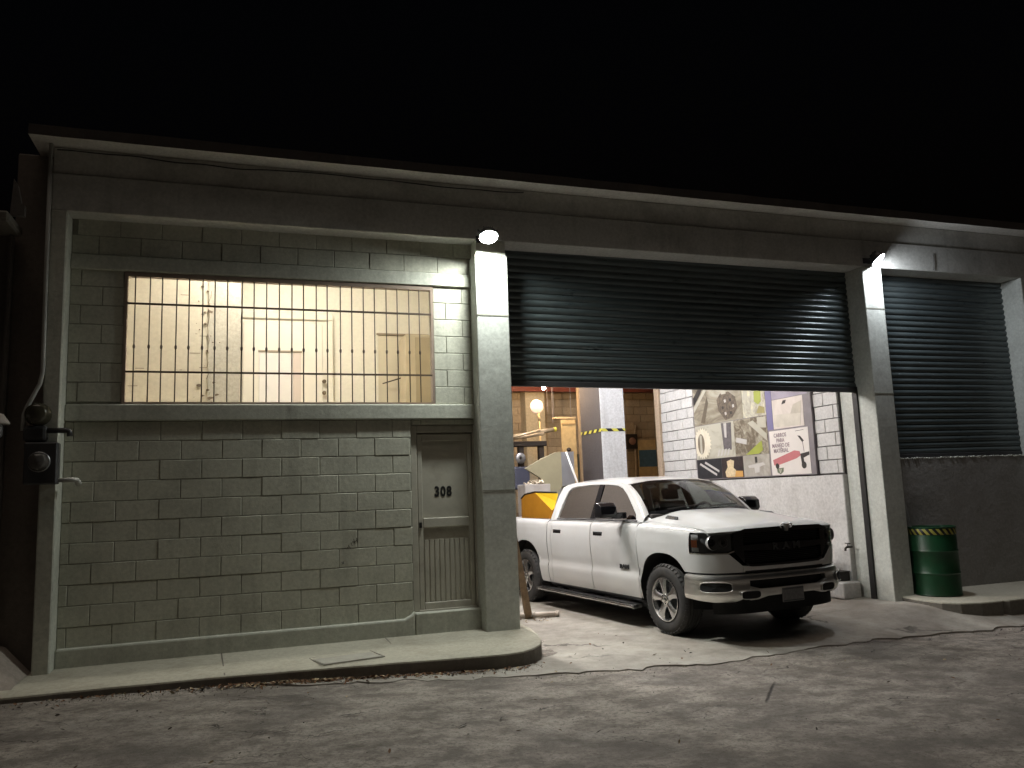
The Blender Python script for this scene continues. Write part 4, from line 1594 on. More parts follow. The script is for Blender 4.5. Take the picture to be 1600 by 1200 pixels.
CR, TN, BR, DK = (.47, .45, .37), (.28, .25, .185), (.13, .105, .075), (.03, .027, .025)
LM = (.33, .37, .07)
pan = {
    "machine_photo": (2.66, 4.21, 2.61, 3.74, print_mat("print_a", [BR, TN, CR], 2.2, 1.3, (1, .6, 1.4))),
    "lathe_photo": (2.03, 2.655, 2.61, 3.74, print_mat("print_b", [TN, CR, (.72, .68, .45)], 5, 4.2)),
    "gear_photo": (2.96, 4.21, 1.975, 2.60, print_mat("print_c", [TN, CR, CR], 1.5, 2.2)),
    "tooling_photo": (2.03, 2.955, 1.975, 2.60, print_mat("print_d", [(.16, .12, .08), BR, TN, CR], 5.5, 7.7)),
    "bolt_photo": (3.41, 4.21, 1.615, 1.97, print_mat("print_e", [(.018, .018, .02), (.03, .03, .035)], 4, .4)),
    "spark_photo": (2.76, 3.40, 1.615, 1.97, print_mat("print_f", [(.02, .015, .018), (.05, .035, .03)], 4, 3.4)),
    "vice_photo": (2.03, 2.75, 1.615, 1.97, print_mat("print_g", [(.30, .28, .24), (.46, .43, .38)], 3, 5.4)),
    "violet_band": (1.87, 2.02, 2.35, 3.74, simple("print_violet", (.17, .16, .30), .45, var=.1)),
    "crate_photo": (1.12, 1.86, 2.35, 2.82, print_mat("print_h", [(.52, .47, .42), (.66, .60, .55)], 2.5, 6.1)),
    "violet_header": (1.00, 1.86, 2.83, 3.74, simple("print_lilac", (.34, .31, .38), .45, var=.25, scale=3)),
    "cart_advert": (1.05, 1.99, 1.615, 2.325, simple("print_white", (.70, .66, .62), .45, var=.05)),
}
PN = {}
for k, (y0, y1, z0, z1, m) in pan.items():
    PN[k] = box(k, 6.541, 6.546, y0, y1, z0, z1, m, PS)


def flat(name, par, poly, m, d=6.538):
    return MB().prism(poly, d, 6.5412, 'x').build(name, m, PN[par])


m_cream, m_steelp, m_ink, m_lime, m_pink, m_or = (simple(n_, c_, .5, var=.12) for n_, c_ in (("ink_cream", CR), ("ink_steel", (.55, .53, .50)), ("ink_black", DK), ("ink_lime", LM), ("ink_rose", (.50, .17, .18)), ("ink_orange", (.60, .33, .10))))
# y grows to the left in the picture
flat("steel_bar", "machine_photo", [(4.20, 2.98), (4.20, 3.14), (3.62, 3.62), (3.48, 3.62)], m_ink)
flat("steel_bar", "machine_photo", [(4.20, 2.86), (4.20, 2.95), (3.42, 3.60), (3.30, 3.60)], m_cream)
flat("dark_sweep", "machine_photo", [(3.98, 2.66), (3.86, 2.64), (3.70, 3.0), (3.74, 3.12)], simple("ink_brown", BR, .5), 6.5385)
flat("chuck", "machine_photo", [(3.42, 3.02), (3.30, 3.12), (3.05, 3.13), (2.86, 3.02), (2.80, 2.82), (2.98, 2.66), (3.18, 2.63), (3.38, 2.82)], simple("ink_chuck", (.17, .135, .10), .5, var=.6, scale=20), 6.5375)
flat("spindle", "machine_photo", [(3.26, 3.10), (3.12, 3.10), (3.13, 3.55), (3.27, 3.55)], m_cream, 6.537)
for k in range(6):
    a = k * 1.05
    yy, zz = 3.08 + .16 * math.cos(a), 2.86 + .13 * math.sin(a)
    flat("chuck_jaw", "machine_photo", [(yy - .03, zz - .02), (yy + .02, zz - .03), (yy + .035, zz + .02), (yy - .02, zz + .03)], m_steelp if k % 2 else m_ink, 6.537)
flat("lime_handle", "lathe_photo", [(2.32, 2.86), (2.22, 2.80), (2.14, 2.84), (2.13, 3.02), (2.22, 3.08), (2.32, 3.02)], m_lime)
flat("tool_block", "lathe_photo", [(2.62, 2.92), (2.50, 2.90), (2.50, 3.08), (2.62, 3.10)], m_cream, 6.537)
flat("tool_block", "lathe_photo", [(2.28, 2.66), (2.06, 2.64), (2.06, 2.74), (2.20, 2.78)], simple("ink_olive", (.34, .30, .12), .5))
# gear
gp = []
for k in range(48):
    a = 2 * math.pi * k / 48
    r = .30 if k % 2 else .255
    yy, zz = 3.98 - 0.0 + r * math.cos(a), 2.27 + r * .98 * math.sin(a)
    gp.append((min(4.205, yy), max(1.98, zz)))
flat("gear", "gear_photo", gp, simple("ink_gear", (.74, .68, .54), .5))
ov = [(4.02 + .115 * math.cos(2 * math.pi * k / 20), 2.26 + .19 * math.sin(2 * math.pi * k / 20)) for k in range(20)]
flat("gear_bore", "gear_photo", ov, simple("ink_bore", (.20, .165, .12), .5), 6.5372)
flat("gear_rib", "gear_photo", [(4.06, 2.08), (3.99, 2.08), (3.99, 2.42), (4.06, 2.43)], m_cream, 6.5366)
flat("drill_body", "gear_photo", [(3.34, 2.59), (3.03, 2.58), (3.06, 2.1), (3.30, 2.12)], simple("ink_drill", (.14, .125, .13), .5, var=.4, scale=14))
flat("drill_bit", "gear_photo", [(3.26, 2.58), (3.17, 2.58), (3.19, 2.32), (3.25, 2.33)], m_steelp, 6.5374)
for k in range(4):
    y0 = 3.52 - .10 * k
    flat("chip", "gear_photo", [(y0, 2.0), (y0 - .06, 2.02), (y0 - .11, 2.13), (y0 - .06, 2.12)], m_steelp, 6.5372)
flat("lime_wedge", "tooling_photo", [(2.66, 1.985), (2.30, 1.985), (2.18, 2.04), (2.20, 2.20)], m_lime)
flat("arm", "tooling_photo", [(2.55, 2.52), (2.40, 2.55), (2.05, 2.30), (2.05, 2.18)], m_cream, 6.5376)
flat("arm", "tooling_photo", [(2.92, 2.22), (2.62, 2.16), (2.60, 2.24), (2.90, 2.30)], m_steelp, 6.5376)
flat("screen", "tooling_photo", [(2.28, 2.42), (2.05, 2.40), (2.05, 2.58), (2.28, 2.59)], m_cream, 6.537)
for (a, c) in (((4.12, 1.88), (3.58, 1.66)), ((3.95, 1.90), (3.50, 1.72))):
    flat("bolt", "bolt_photo", [(a[0], a[1]), (a[0] - .03, a[1] + .03), (c[0] - .01, c[1] + .035), (c[0], c[1])], m_steelp)
flat("worker", "spark_photo", [(3.28, 1.63), (3.02, 1.63), (2.98, 1.74), (3.05, 1.78), (3.02, 1.90), (3.12, 1.93), (3.24, 1.90), (3.22, 1.80), (3.30, 1.72)], simple("ink_worker", (.72, .58, .36), .5, var=.3, scale=25))
flat("glow", "spark_photo", [(3.26, 1.62), (2.78, 1.62), (2.78, 1.72), (3.0, 1.73)], m_or, 6.5386)
flat("vice", "vice_photo", [(2.62, 1.80), (2.20, 1.84), (2.15, 1.80), (2.30, 1.77), (2.32, 1.68), (2.44, 1.67), (2.45, 1.76), (2.60, 1.76)], m_steelp)
flat("vice_handle", "vice_photo", [(2.42, 1.84), (2.36, 1.84), (2.36, 1.94), (2.42, 1.94)], m_ink, 6.5384)
flat("crate_side", "crate_photo", [(1.84, 2.38), (1.20, 2.36), (1.18, 2.56), (1.84, 2.58)], simple("ink_crate", (.60, .56, .48), .5))
flat("crate_flap", "crate_photo", [(1.42, 2.56), (1.18, 2.55), (1.14, 2.74), (1.34, 2.70)], simple("ink_flap", (.50, .46, .38), .5), 6.5376)
flat("crate_vent", "crate_photo", [(1.62, 2.73), (1.53, 2.74), (1.50, 2.79), (1.58, 2.79)], m_ink, 6.5384)
rm4 = lambda y, z: facing(6.5385, y, z, (0, -1, 0), (0, 0, 1))
m_txt = simple("ink_text", (.28, .22, .24), .5)
for i, w in enumerate(("CARROS", "PARA", "MANEJO DE", "MATERIAL")):
    text_mesh("advert_text", w, .088, m_txt, PN["cart_advert"], rm4(1.72, 2.245 - i * .082), extrude=.001, bold=.002, width=.92)
flat("cart_bed", "cart_advert", [(1.94, 1.86), (1.40, 1.985), (1.28, 1.965), (1.26, 1.90), (1.36, 1.86), (1.86, 1.765), (1.92, 1.775)], m_pink)
flat("cart_frame", "cart_advert", [(1.27, 1.925), (1.06, 1.95), (1.06, 1.90), (1.20, 1.86), (1.18, 1.74), (1.24, 1.72)], m_ink, 6.5384)
for (yc, zc, r) in ((1.84, 1.76, .045), (1.20, 1.75, .055)):
    flat("cart_wheel", "cart_advert", [(yc + r * math.cos(k * .5236), zc + r * math.sin(k * .5236)) for k in range(12)], m_ink, 6.5376)
flat("logo_shield", "cart_advert", [(1.86, 1.72), (1.69, 1.73), (1.70, 1.67), (1.775, 1.625), (1.85, 1.66)], simple("ink_logo", (.16, .19, .13), .5), 6.5384)
flat("logo_letter", "cart_advert", [(1.81, 1.71), (1.785, 1.71), (1.775, 1.67), (1.765, 1.71), (1.74, 1.71), (1.765, 1.645), (1.785, 1.645)], m_cream, 6.5372)
flat("handle_grip", "cart_advert", [(1.30, 2.21), (1.24, 2.20), (1.16, 2.12), (1.20, 2.10)], m_ink, 6.5384)
flat("handle_line", "cart_advert", [(1.34, 2.285), (1.15, 2.292), (1.15, 2.285), (1.34, 2.278)], m_ink, 6.5384)
flat("handle_line", "cart_advert", [(1.20, 2.12), (1.19, 2.12), (1.17, 1.95), (1.18, 1.95)], m_txt, 6.5384)

# ------------------------------------------------------------------ green drum
DX, DY, DZ = 7.30, -.33, -.07
dr = thing("oil_drum", (DX, DY, DZ), "green steel drum with a black and yellow striped rim on the sidewalk", "drum")
m_green = simple("drum_green", (.008, .060, .022), .42, var=.35, scale=5, dirt=(.05, .045, .03), damt=.5, bump=.08)
prof = [(.001, .005), (.285, .005), (.292, 0), (.300, .012), (.294, .03), (.294, .27)]
for zc in (.295, .585):
    prof += [(.294, zc - .018), (.303, zc), (.294, zc + .018)]
prof += [(.294, .79), (.291, .80)]
MB().lathe(prof, 48, (DX, DY, DZ)).build("body", m_green, dr, auto=40)
m_tape2 = NT("drum_hazard_tape")
sx = m_tape2.n("ShaderNodeSeparateXYZ")
m_tape2.l(m_tape2.pos, sx.inputs[0])
ang = m_tape2.math(m_tape2.math(sx.outputs[1], -DY, 'ADD'), m_tape2.math(sx.outputs[0], -DX, 'ADD'), 'ARCTAN2')
ph = m_tape2.math(m_tape2.math(ang, 22 / (2 * math.pi)), m_tape2.math(sx.outputs[2], 9.0), 'ADD')
fr_ = m_tape2.math(m_tape2.math(ph, 0.0, 'ADD'), 1.0, 'FLOORED_MODULO')
m_tape2.col(m_tape2.ramp(fr_, .48, .52, (.014, .014, .014), (.34, .32, .06)))
m_tape2.set(Roughness=.5)
MB().lathe([(.2945, .80), (.296, .803), (.296, .875), (.2945, .878)], 48, (DX, DY, DZ)).build("striped_band", m_tape2.m, dr, auto=40)
MB().lathe([(.2935, .795), (.2935, .882), (.300, .888), (.300, .900), (.292, .903), (.286, .895), (.284, .60)], 48, (DX, DY, DZ)).build("rim", m_green, dr, auto=40)
MB().lathe([(.001, .62), (.284, .62)], 32, (DX, DY, DZ)).build("contents", m_under, dr)

# ------------------------------------------------------------------ left corner: meters, conduit, neighbour
mt = thing("electric_meter", (-3.41, -.25, 1.73), "dark meter cabinet with round glass dials on the left corner column", "meter")
box("cabinet", -3.535, -3.255, -.40, -.252, 1.735, 2.13, m_meter, mt, bev=.012)
MB().lathe([(.001, -.12), (.060, -.115), (.078, -.09), (.082, -.03), (.088, -.02), (.088, .01)], 24, (-3.405, -.40, 1.945), 'y').build("dial_glass", simple("meter_glass", (.07, .065, .06), .12), mt, smooth=True)
MB().lathe([(.090, -.022), (.096, -.018), (.096, .004), (.088, .004)], 24, (-3.405, -.40, 1.945), 'y').build("dial_ring", m_alu, mt, smooth=True)
box("cabinet", -3.56, -3.36, -.37, -.252, 2.14, 2.29, m_meter, mt, bev=.03, seg=2)
MB().lathe([(.001, -.13), (.07, -.125), (.095, -.10), (.100, -.03), (.112, -.02), (.112, .02)], 28, (-3.445, -.32, 2.40), 'y').build("dial_glass", simple("meter_glass_dark", (.05, .045, .03), .15), mt, smooth=True)
MB().tube([(-3.36, -.33, 2.245), (-3.20, -.33, 2.245), (-3.175, -.33, 2.235), (-3.17, -.33, 2.19)], .026, 8).build("elbow_pipe", m_meter, mt, smooth=True)
MB().tube([(-3.26, -.32, 1.77), (-3.14, -.30, 1.775), (-3.105, -.29, 1.77), (-3.10, -.22, 1.74)], [.020, .022, .026, .03], 8).build("outlet_pipe", m_conduit, mt, smooth=True)
MB().tube([(-3.445, -.28, 5.14), (-3.44, -.28, 3.8), (-3.432, -.28, 2.82), (-3.45, -.29, 2.70), (-3.50, -.30, 2.58), (-3.545, -.30, 2.48), (-3.57, -.30, 2.40), (-3.57, -.31, 2.25)], .020, 8).build("conduit", m_conduit, mt, smooth=True)
cab = thing("roof_cable", (-1.0, -.22, 5.10), "thin black cable sagging along the underside of the roof edge", "cable")
pts = []
for i in range(60):
    x = -3.40 + i * .085
    pts.append((x, -.228, 5.118 - .028 * (.5 + .5 * math.sin(x * 2.6)) - .02 * vnoise(x * 3, 2)))
MB().tube(pts, .007, 5).build("cable", m_black, cab, smooth=True)
b = MB().tube([(7.98, -.242, 4.74), (7.982, -.242, 4.66), (7.975, -.243, 4.58), (7.955, -.243, 4.49)], .0035, 5)
cb = thing("hanging_wire", (7.95, -.242, 4.60), "short black wire hanging on the beam above the closed shutter", "cable")
b.build("wire", m_black, cb, smooth=True)

nb_ = thing("neighbour_house", (-4.6, 0, 0), "dark neighbouring house wall at the left edge", "house")
m_nb = plaster("neighbour_render", (.12, .11, .10), rnd=0, amt=.6)
box("wall", -7.5, -3.80, -.10, 3.0, -.1, 4.25, m_nb, nb_)
box("roof_edge", -7.5, -3.70, -.62, -.102, 4.20, 4.30, plaster("neighbour_slab", (.14, .13, .11), rnd=0, amt=.5), nb_, bev=.02)
MB().prism([(-3.72, 4.30), (-3.70, 4.66), (-3.665, 4.60), (-3.63, 4.42), (-3.60, 4.40), (-3.60, 4.30)], -.50, -.44, 'y').build("roof_flashing", m_nb, nb_)
box("downpipe", -3.80, -3.755, -.20, -.12, .4, 4.2, m_nb, nb_, bev=.015)
wl = thing("wall_lamp", (-3.75, -.10, 2.30), "pale unlit wall lantern on the dark house at the left edge", "lamp")
MB().lathe([(.001, .10), (.05, .085), (.11, .0), (.105, -.01), (.06, -.012)], 12, (-3.735, -.52, 2.30)).build("shade", simple("lantern_white", (.42, .38, .34), .5), wl, auto=40)
MB().lathe([(.055, -.012), (.05, -.12), (.02, -.15), (.001, -.15)], 10, (-3.735, -.52, 2.30)).build("lantern_glass", m_alu, wl, smooth=True)
MB().tube([(-3.78, -.10, 2.22), (-3.77, -.35, 2.22), (-3.74, -.50, 2.20)], .014, 6).build("bracket", m_black, wl)
rp_ = thing("ramp_block", (-4.0, -.5, 0), "rough concrete ramp block against the house at the left edge", "block")
b = MB()
P = []
for i in range(9):
    x = -5.2 + i * .2175
    h = interp(x, [-5.2, -4.1, -3.72, -3.46], [.42, .40, .30, .02])
    row = []
    for j in range(9):
        y = lerp(-.80, -.10, j / 8)
        z = h * interp(y, [-.80, -.70, -.30, -.1], [.0, .55, .9, 1.0]) + (vnoise(x * 6, y * 6) - .5) * .03
        row.append((x, y, z - .02))
    P.append(row)
b.grid(P)
b.build("mound", plaster("mound_concrete", (.32, .28, .24), rnd=0, amt=.6, bs=2), rp_, smooth=True, fixn=False)

# ------------------------------------------------------------------ things by the driveway
pp = thing("pvc_pipe", (2.2, 1.5, -.19), "short white plastic pipe lying on the floor behind the pillar", "pipe")
MB().tube([(1.95, 1.62, -.165), (2.22, 1.57, -.165), (2.50, 1.52, -.168)], [.036, .036, .036], 10).build("pipe", simple("pvc_white", (.62, .55, .48), .45), pp, smooth=True)
MB().tube([(2.14, 1.585, -.165), (2.20, 1.575, -.165)], .043, 10).tube([(2.485, 1.522, -.168), (2.53, 1.514, -.168)], .042, 10).build("collar", simple("pvc_grey", (.50, .44, .38), .5), pp, smooth=True)
wd = thing("wooden_plank", (2.0, 1.6, -.2), "weathered wooden plank leaning behind the pillar", "plank")
MB().add([(1.86, 1.40, .95), (1.92, 1.40, .95), (2.16, 1.55, -.205), (2.06, 1.55, -.205), (1.86, 1.44, .95), (1.92, 1.44, .95), (2.16, 1.60, -.205), (2.06, 1.60, -.205)],
         [(0, 1, 2, 3), (7, 6, 5, 4), (0, 4, 5, 1), (1, 5, 6, 2), (2, 6, 7, 3), (3, 7, 4, 0)]).build("plank", simple("plank_wood", (.32, .22, .13), .75, var=.4, scale=14), wd)
cbk = thing("concrete_block", (6.45, .45, -.13), "low grey concrete block against the garage side wall", "block")
box("block", 6.30, 6.60, .30, .92, -.14, .085, m_inlow, cbk, bev=.015)
dbx = thing("dark_tray", (6.45, .65, .09), "dark box standing on the concrete block beside the truck", "box")
box("box", 6.36, 6.56, .46, .86, .087, .205, simple("tray_dark", (.03, .026, .024), .7), dbx, bev=.008)
box("lid", 6.355, 6.565, .455, .865, .206, .222, simple("tray_lid", (.05, .045, .04), .6), dbx, bev=.004)
btl = thing("plastic_bottle", (6.46, .70, .222), "clear plastic bottle standing on the dark box", "bottle")
MB().lathe([(.001, .0), (.035, 0), (.036, .01), (.036, .12), (.026, .15), (.012, .165), (.012, .18)], 14, (6.46, .72, .223)).build("bottle", m_clear, btl, smooth=True)
MB().lathe([(.014, .178), (.014, .198), (.001, .199)], 10, (6.46, .72, .223)).build("cap", simple("cap_white", (.7, .7, .7), .4), btl)
tp = thing("wall_tap", (6.56, .38, .56), "dark metal tap on the grey wall beside the pillar", "tap")
MB().tube([(6.57, .38, .56), (6.48, .38, .56), (6.455, .38, .545), (6.45, .38, .51)], .016, 8).tube([(6.50, .38, .57), (6.50, .38, .61)], .007, 6).tube([(6.50, .33, .61), (6.50, .43, .61)], .009, 6).build("spout", simple("tap_metal", (.04, .035, .03), .4, metal=.6), tp, smooth=True)
rb = thing("red_can", (6.38, .98, -.13), "small red container by the wall behind the truck bumper", "container")
MB().lathe([(.001, 0), (.07, 0), (.075, .01), (.075, .24), (.05, .27), (.025, .28), (.025, .31), (.001, .312)], 16, (6.42, 1.03, -.13)).build("can", simple("red_plastic", (.35, .04, .03), .45), rb, auto=40)
MB().tube([(6.42, .97, .13), (6.42, .98, .21), (6.42, 1.05, .22)], .010, 6).build("handle", simple("red_plastic_b", (.35, .04, .03), .45), rb)

# ------------------------------------------------------------------ workshop clutter at the back
m_oldsteel = simple("dark_machine_steel", (.045, .036, .030), .55, metal=.3, dirt=(.10, .06, .03))
m_wood = simple("tan_board", (.58, .42, .20), .7, var=.25, scale=10)
m_hood1 = simple("olive_sheet_metal", (.36, .33, .22), .5, var=.1)
m_hood2 = simple("grey_sheet_metal", (.37, .38, .42), .45, var=.1)
mh = thing("machine_hood", (4.0, 5.3, -.2), "angular olive and grey sheet metal machine hood behind the cab", "machine")
MB().prism([(3.38, 1.93), (3.70, 2.10), (4.00, 2.215), (4.10, 2.22), (4.10, .6), (3.66, .6), (3.68, 1.74)], 5.0, 5.08, 'y').build("pointed_panel", m_hood1, mh)
MB().add([(4.102, 5.0, 2.22), (4.47, 5.25, 2.24), (4.47, 5.25, .6), (4.102, 5.0, .6), (4.102, 5.6, 2.22), (4.47, 5.6, 2.24), (4.47, 5.6, .6), (4.102, 5.6, .6)],
         [(0, 1, 2, 3), (4, 7, 6, 5), (0, 4, 5, 1), (1, 5, 6, 2), (3, 2, 6, 7)]).build("side_panel", m_hood2, mh)
box("base", 3.55, 4.5, 5.1, 5.9, -.208, .6, m_oldsteel, mh)
tb2 = thing("white_tube", (4.3, 4.85, 1.6), "thin white tube leaning against the grey machine hood", "tube")
MB().tube([(4.19, 4.96, 2.22), (4.42, 4.88, 1.45), (4.80, 4.74, .1), (4.88, 4.71, -.205)], .020, 8).build("tube", simple("tube_white", (.75, .74, .70), .4), tb2, smooth=True)
# pipe stock on a dark machine bed
mb2 = thing("pipe_bender", (3.6, 6.0, -.2), "dark steel pipe rack machine at the back left of the garage", "machine")
box("bed", 3.40, 4.20, 5.95, 6.25, 2.40, 2.50, m_oldsteel, mb2, bev=.01)
for x in (3.62, 4.05):
    box("post", x, x + .10, 6.0, 6.12, -.208, 2.40, m_oldsteel, mb2)
box("motor", 3.46, 3.80, 5.90, 6.30, 1.55, 2.0, simple("motor_blue", (.06, .065, .10), .5), mb2, bev=.04, seg=2)
MB().lathe([(.03, -.02), (.10, -.02), (.11, 0), (.10, .02), (.03, .02)], 16, (3.60, 5.88, 2.16), 'y').build("handwheel", m_alu, mb2, smooth=True)
b = MB()
for i, (x0, z0, x1, z1, r) in enumerate(((3.45, 2.585, 4.36, 2.725, .042), (3.42, 2.54, 4.10, 2.635, .030), (3.40, 2.56, 4.00, 2.70, .024))):
    t = thing("steel_pipe", (x0, 6.0 - .06 * i, z0), ("thick pale pipe with a yellow end on the dark rack", "thin pipe lying under the thick yellow-ended pipe", "thin pipe lying behind the thick yellow-ended pipe")[i], "pipe")
    MB().tube([(x0, 5.98 - .07 * i, z0), (x1, 5.92 - .07 * i, z1)], r, 12).build("pipe", simple("pipe_tan_%d" % i, (.50, .38, .24), .4, metal=.3), t, smooth=True)
    if i == 0:
        MB().tube([(x1 - .01, 5.9215, z1 - .0015), (x1 + .035, 5.918, z1 + .006)], r * 1.18, 14).build("end_cap", simple("cap_yellow", (.62, .52, .06), .4), t)
rd = thing("round_disc", (4.55, 7.4, 3.35), "pale round disc on a thin stem in front of the cream column", "disc")
MB().lathe([(.001, -.02), (.14, -.018), (.155, -.008), (.155, .008), (.14, .018), (.001, .02)], 32, (4.56, 7.40, 3.36), 'y').build("disc", simple("disc_pale", (.48, .40, .37), .5), rd, auto=40)
MB().tube([(4.60, 7.42, 3.21), (4.62, 7.42, 3.05)], .03, 8).tube([(4.62, 7.42, 3.05), (4.64, 7.45, -.208)], .018, 8).build("stem", m_wood, rd, smooth=True)
bd = thing("wooden_board", (5.35, 7.5, 2.3), "tall tan wooden board standing upright at the back", "board")
box("board", 5.17, 5.52, 7.50, 7.54, -.208, 3.07, m_wood, bd, bev=.006)
box("cleat", 5.18, 5.51, 7.48, 7.499, 2.96, 2.99, simple("cleat_wood", (.42, .29, .13), .7), bd)
MB().lathe([(.001, -.05), (.04, -.045), (.05, 0)], 10, (5.32, 7.50, 2.40), 'y').build("knob", m_oldsteel, bd, smooth=True)
sb = thing("shelf_beam", (5.25, 7.6, 3.1), "short pale shelf beam above the tan board", "beam")
box("beam", 5.02, 5.53, 7.50, 7.66, 3.095, 3.135, simple("beam_wood", (.62, .48, .28), .6), sb, bev=.004)
MB().tube([(5.06, 7.65, 3.12), (5.06, 7.65, 4.95)], .006, 6).tube([(5.48, 7.65, 3.12), (5.48, 7.65, 4.95)], .006, 6).build("hanger_rods", m_alu, sb)
ps = thing("steel_post", (5.66, 7.5, -.2), "slim dark brown steel post with a chain at the back", "post")
box("post", 5.59, 5.66, 7.45, 7.55, -.208, 4.94, simple("post_tan", (.36, .27, .17), .6), ps)
box("post_flange", 5.661, 5.76, 7.47, 7.53, -.208, 4.94, simple("post_brown", (.10, .06, .035), .6), ps)
for k in range(9):
    a = k / 9
    MB().lathe([(.018, -.006), (.024, 0), (.018, .006), (.013, 0), (.018, -.006)], 8, (5.70 + .015 * (k % 2), 7.43, 2.62 + k * .045), 'y' if k % 2 else 'x').build("chain_link", m_oldsteel, ps)
tpn = thing("tan_panel", (6.0, 7.8, 2.4), "large tan plywood panel hanging beside the white column", "panel")
box("panel", 5.86, 6.22, 7.55, 7.59, 2.36, 3.56, simple("plywood", (.60, .45, .25), .65, var=.2, scale=5), tpn, bev=.004)
box("rail", 5.87, 6.21, 7.53, 7.549, 2.50, 2.53, m_wood, tpn)
MB().tube([(5.92, 7.57, 3.56), (5.92, 7.57, 4.95)], .005, 5).build("hanging_cord", m_oldsteel, tpn)
hk = thing("chain_hoist", (5.86, 7.4, 4.94), "thin hoist chain with a dark hook hanging before the tan panel", "hoist")
MB().tube([(5.87, 7.38, 4.95), (5.87, 7.38, 2.80)], .010, 6).tube([(5.81, 7.38, 4.95), (5.81, 7.38, 2.95)], .007, 6).build("chain", simple("chain_tan", (.30, .24, .16), .45, metal=.5), hk)
MB().tube([(5.87, 7.38, 2.82), (5.87, 7.38, 2.74), (5.905, 7.38, 2.69), (5.90, 7.38, 2.63), (5.865, 7.38, 2.61), (5.83, 7.38, 2.64)], [.014, .022, .018, .016, .013, .008], 8).build("hook", m_oldsteel, hk, smooth=True)
MB().lathe([(.001, .12), (.06, .11), (.09, .05), (.09, -.05), (.05, -.11), (.001, -.12)], 14, (5.86, 7.38, 3.80)).build("hoist_body", m_red, hk, smooth=True)
ch2 = thing("chain_fall", (4.75, 8.0, 4.94), "pair of thin chains hanging from the ceiling near the bulb", "chain")
MB().tube([(5.17, 8.0, 4.95), (5.17, 8.0, 3.05)], .009, 6).tube([(5.06, 8.0, 4.95), (5.05, 8.0, 3.3)], .007, 6).build("chain", simple("chain_grey", (.42, .36, .34), .4, metal=.5), ch2)
tl = thing("teal_cabinet", (5.9, 7.8, -.2), "dull teal steel cabinet below the tan panel", "cabinet")
box("body", 5.70, 6.20, 7.65, 8.1, -.208, 2.32, simple("teal_paint", (.15, .22, .23), .5, var=.25), tl, bev=.01)
box("cabinet_door", 5.73, 6.17, 7.635, 7.649, .2, 2.24, simple("teal_paint_b", (.17, .25, .26), .5, var=.25), tl, bev=.005)
pst = thing("bench_press", (5.8, 7.0, 0), "small dark bench press with a grey cone behind the cab roof", "press")
MB().tube([(5.70, 7.0, 1.5), (5.70, 7.0, 2.12)], .022, 8).lathe([(.001, .12), (.035, .10), (.03, .0), (.055, -.02), (.05, -.06)], 12, (5.70, 7.0, 2.14)).build("spindle", m_oldsteel, pst, smooth=True)
MB().lathe([(.001, .26), (.04, .25), (.22, 0), (.22, -.03)], 16, (5.85, 6.95, 1.60)).build("cone", simple("cone_grey", (.32, .30, .33), .5), pst, auto=40)
box("table", 5.40, 6.15, 6.75, 7.3, 1.40, 1.56, simple("bench_red", (.22, .06, .05), .5), pst, bev=.01)
for x in (5.45, 6.05):
    box("leg", x, x + .06, 6.95, 7.05, -.208, 1.40, m_oldsteel, pst)
eb = thing("electrical_box", (6.95, 9.5, 2.4), "dark electrical box with a pale cable on the tan block wall", "box")
box("box", 7.78, 8.10, 9.48, 9.63, 2.50, 2.88, m_oldsteel, eb, bev=.01)
MB().lathe([(.001, -.04), (.08, -.03), (.10, 0)], 14, (7.95, 9.48, 2.70), 'y').build("dial", simple("dial_brown", (.30, .17, .12), .5), eb, smooth=True)
MB().tube([(8.10, 9.55, 3.12), (8.07, 9.55, 2.95), (8.03, 9.54, 2.78), (8.05, 9.54, 2.2), (8.02, 9.54, 1.75), (7.96, 9.50, 1.70)], .022, 6).build("cable", simple("cable_pale", (.60, .50, .38), .5), eb, smooth=True)
bs = thing("blue_banded_sheet", (8.35, 9.4, 1.2), "tan sheet with a blue band leaning against the back wall", "sheet")
box("sheet", 8.10, 8.60, 9.45, 9.50, 1.20, 2.72, m_wood, bs)
box("blue_band", 8.098, 8.602, 9.445, 9.449, 2.03, 2.46, simple("band_blue", (.08, .17, .25), .5, var=.3, scale=9), bs)
box("support", 8.15, 8.55, 9.50, 9.64, -.208, 1.20, m_oldsteel, bs)
wcr = thing("white_crate", (3.6, 5.3, 1.2), "scuffed white crate full of scrap behind the truck bed", "crate")
cr_m = simple("crate_white", (.58, .55, .53), .6, var=.2, dirt=(.3, .26, .22))
for a in ((3.22, 3.70, 4.60, 4.63), (3.22, 3.70, 5.0, 5.03), (3.22, 3.25, 4.631, 4.999), (3.67, 3.70, 4.631, 4.999)):
    box("side", a[0], a[1], a[2], a[3], 1.02, 1.63, cr_m, wcr, bev=.006)
box("stand", 3.18, 3.74, 4.56, 5.07, -.208, 1.018, m_oldsteel, wcr)
scr = MB()
for i in range(26):
    x, y, z = 3.30 + random.random() * .34, 4.66 + random.random() * .3, 1.60 + random.random() * .06
    a = random.random() * 3
    scr.tube([(x, y, z), (x + .09 * math.cos(a), y + .05 * math.sin(a), z + .03 + .04 * random.random())], .012 + .01 * random.random(), 5)
o = scr.build("metal_scrap", simple("scrap_steel", (.45, .38, .28), .4, metal=.4), None)
tag(o, "loose scrap metal heaped in the white crate", "scrap", kind="stuff")

# yellow machine cover riding in the truck bed (truck coordinates turned into the world)
TM = Matrix.Translation((4.08, -.342, -.206)) @ Matrix.Rotation(R(-83.6), 4, 'Z')


def tw(x, y, z): return tuple(TM @ Vector((x, y, z)))


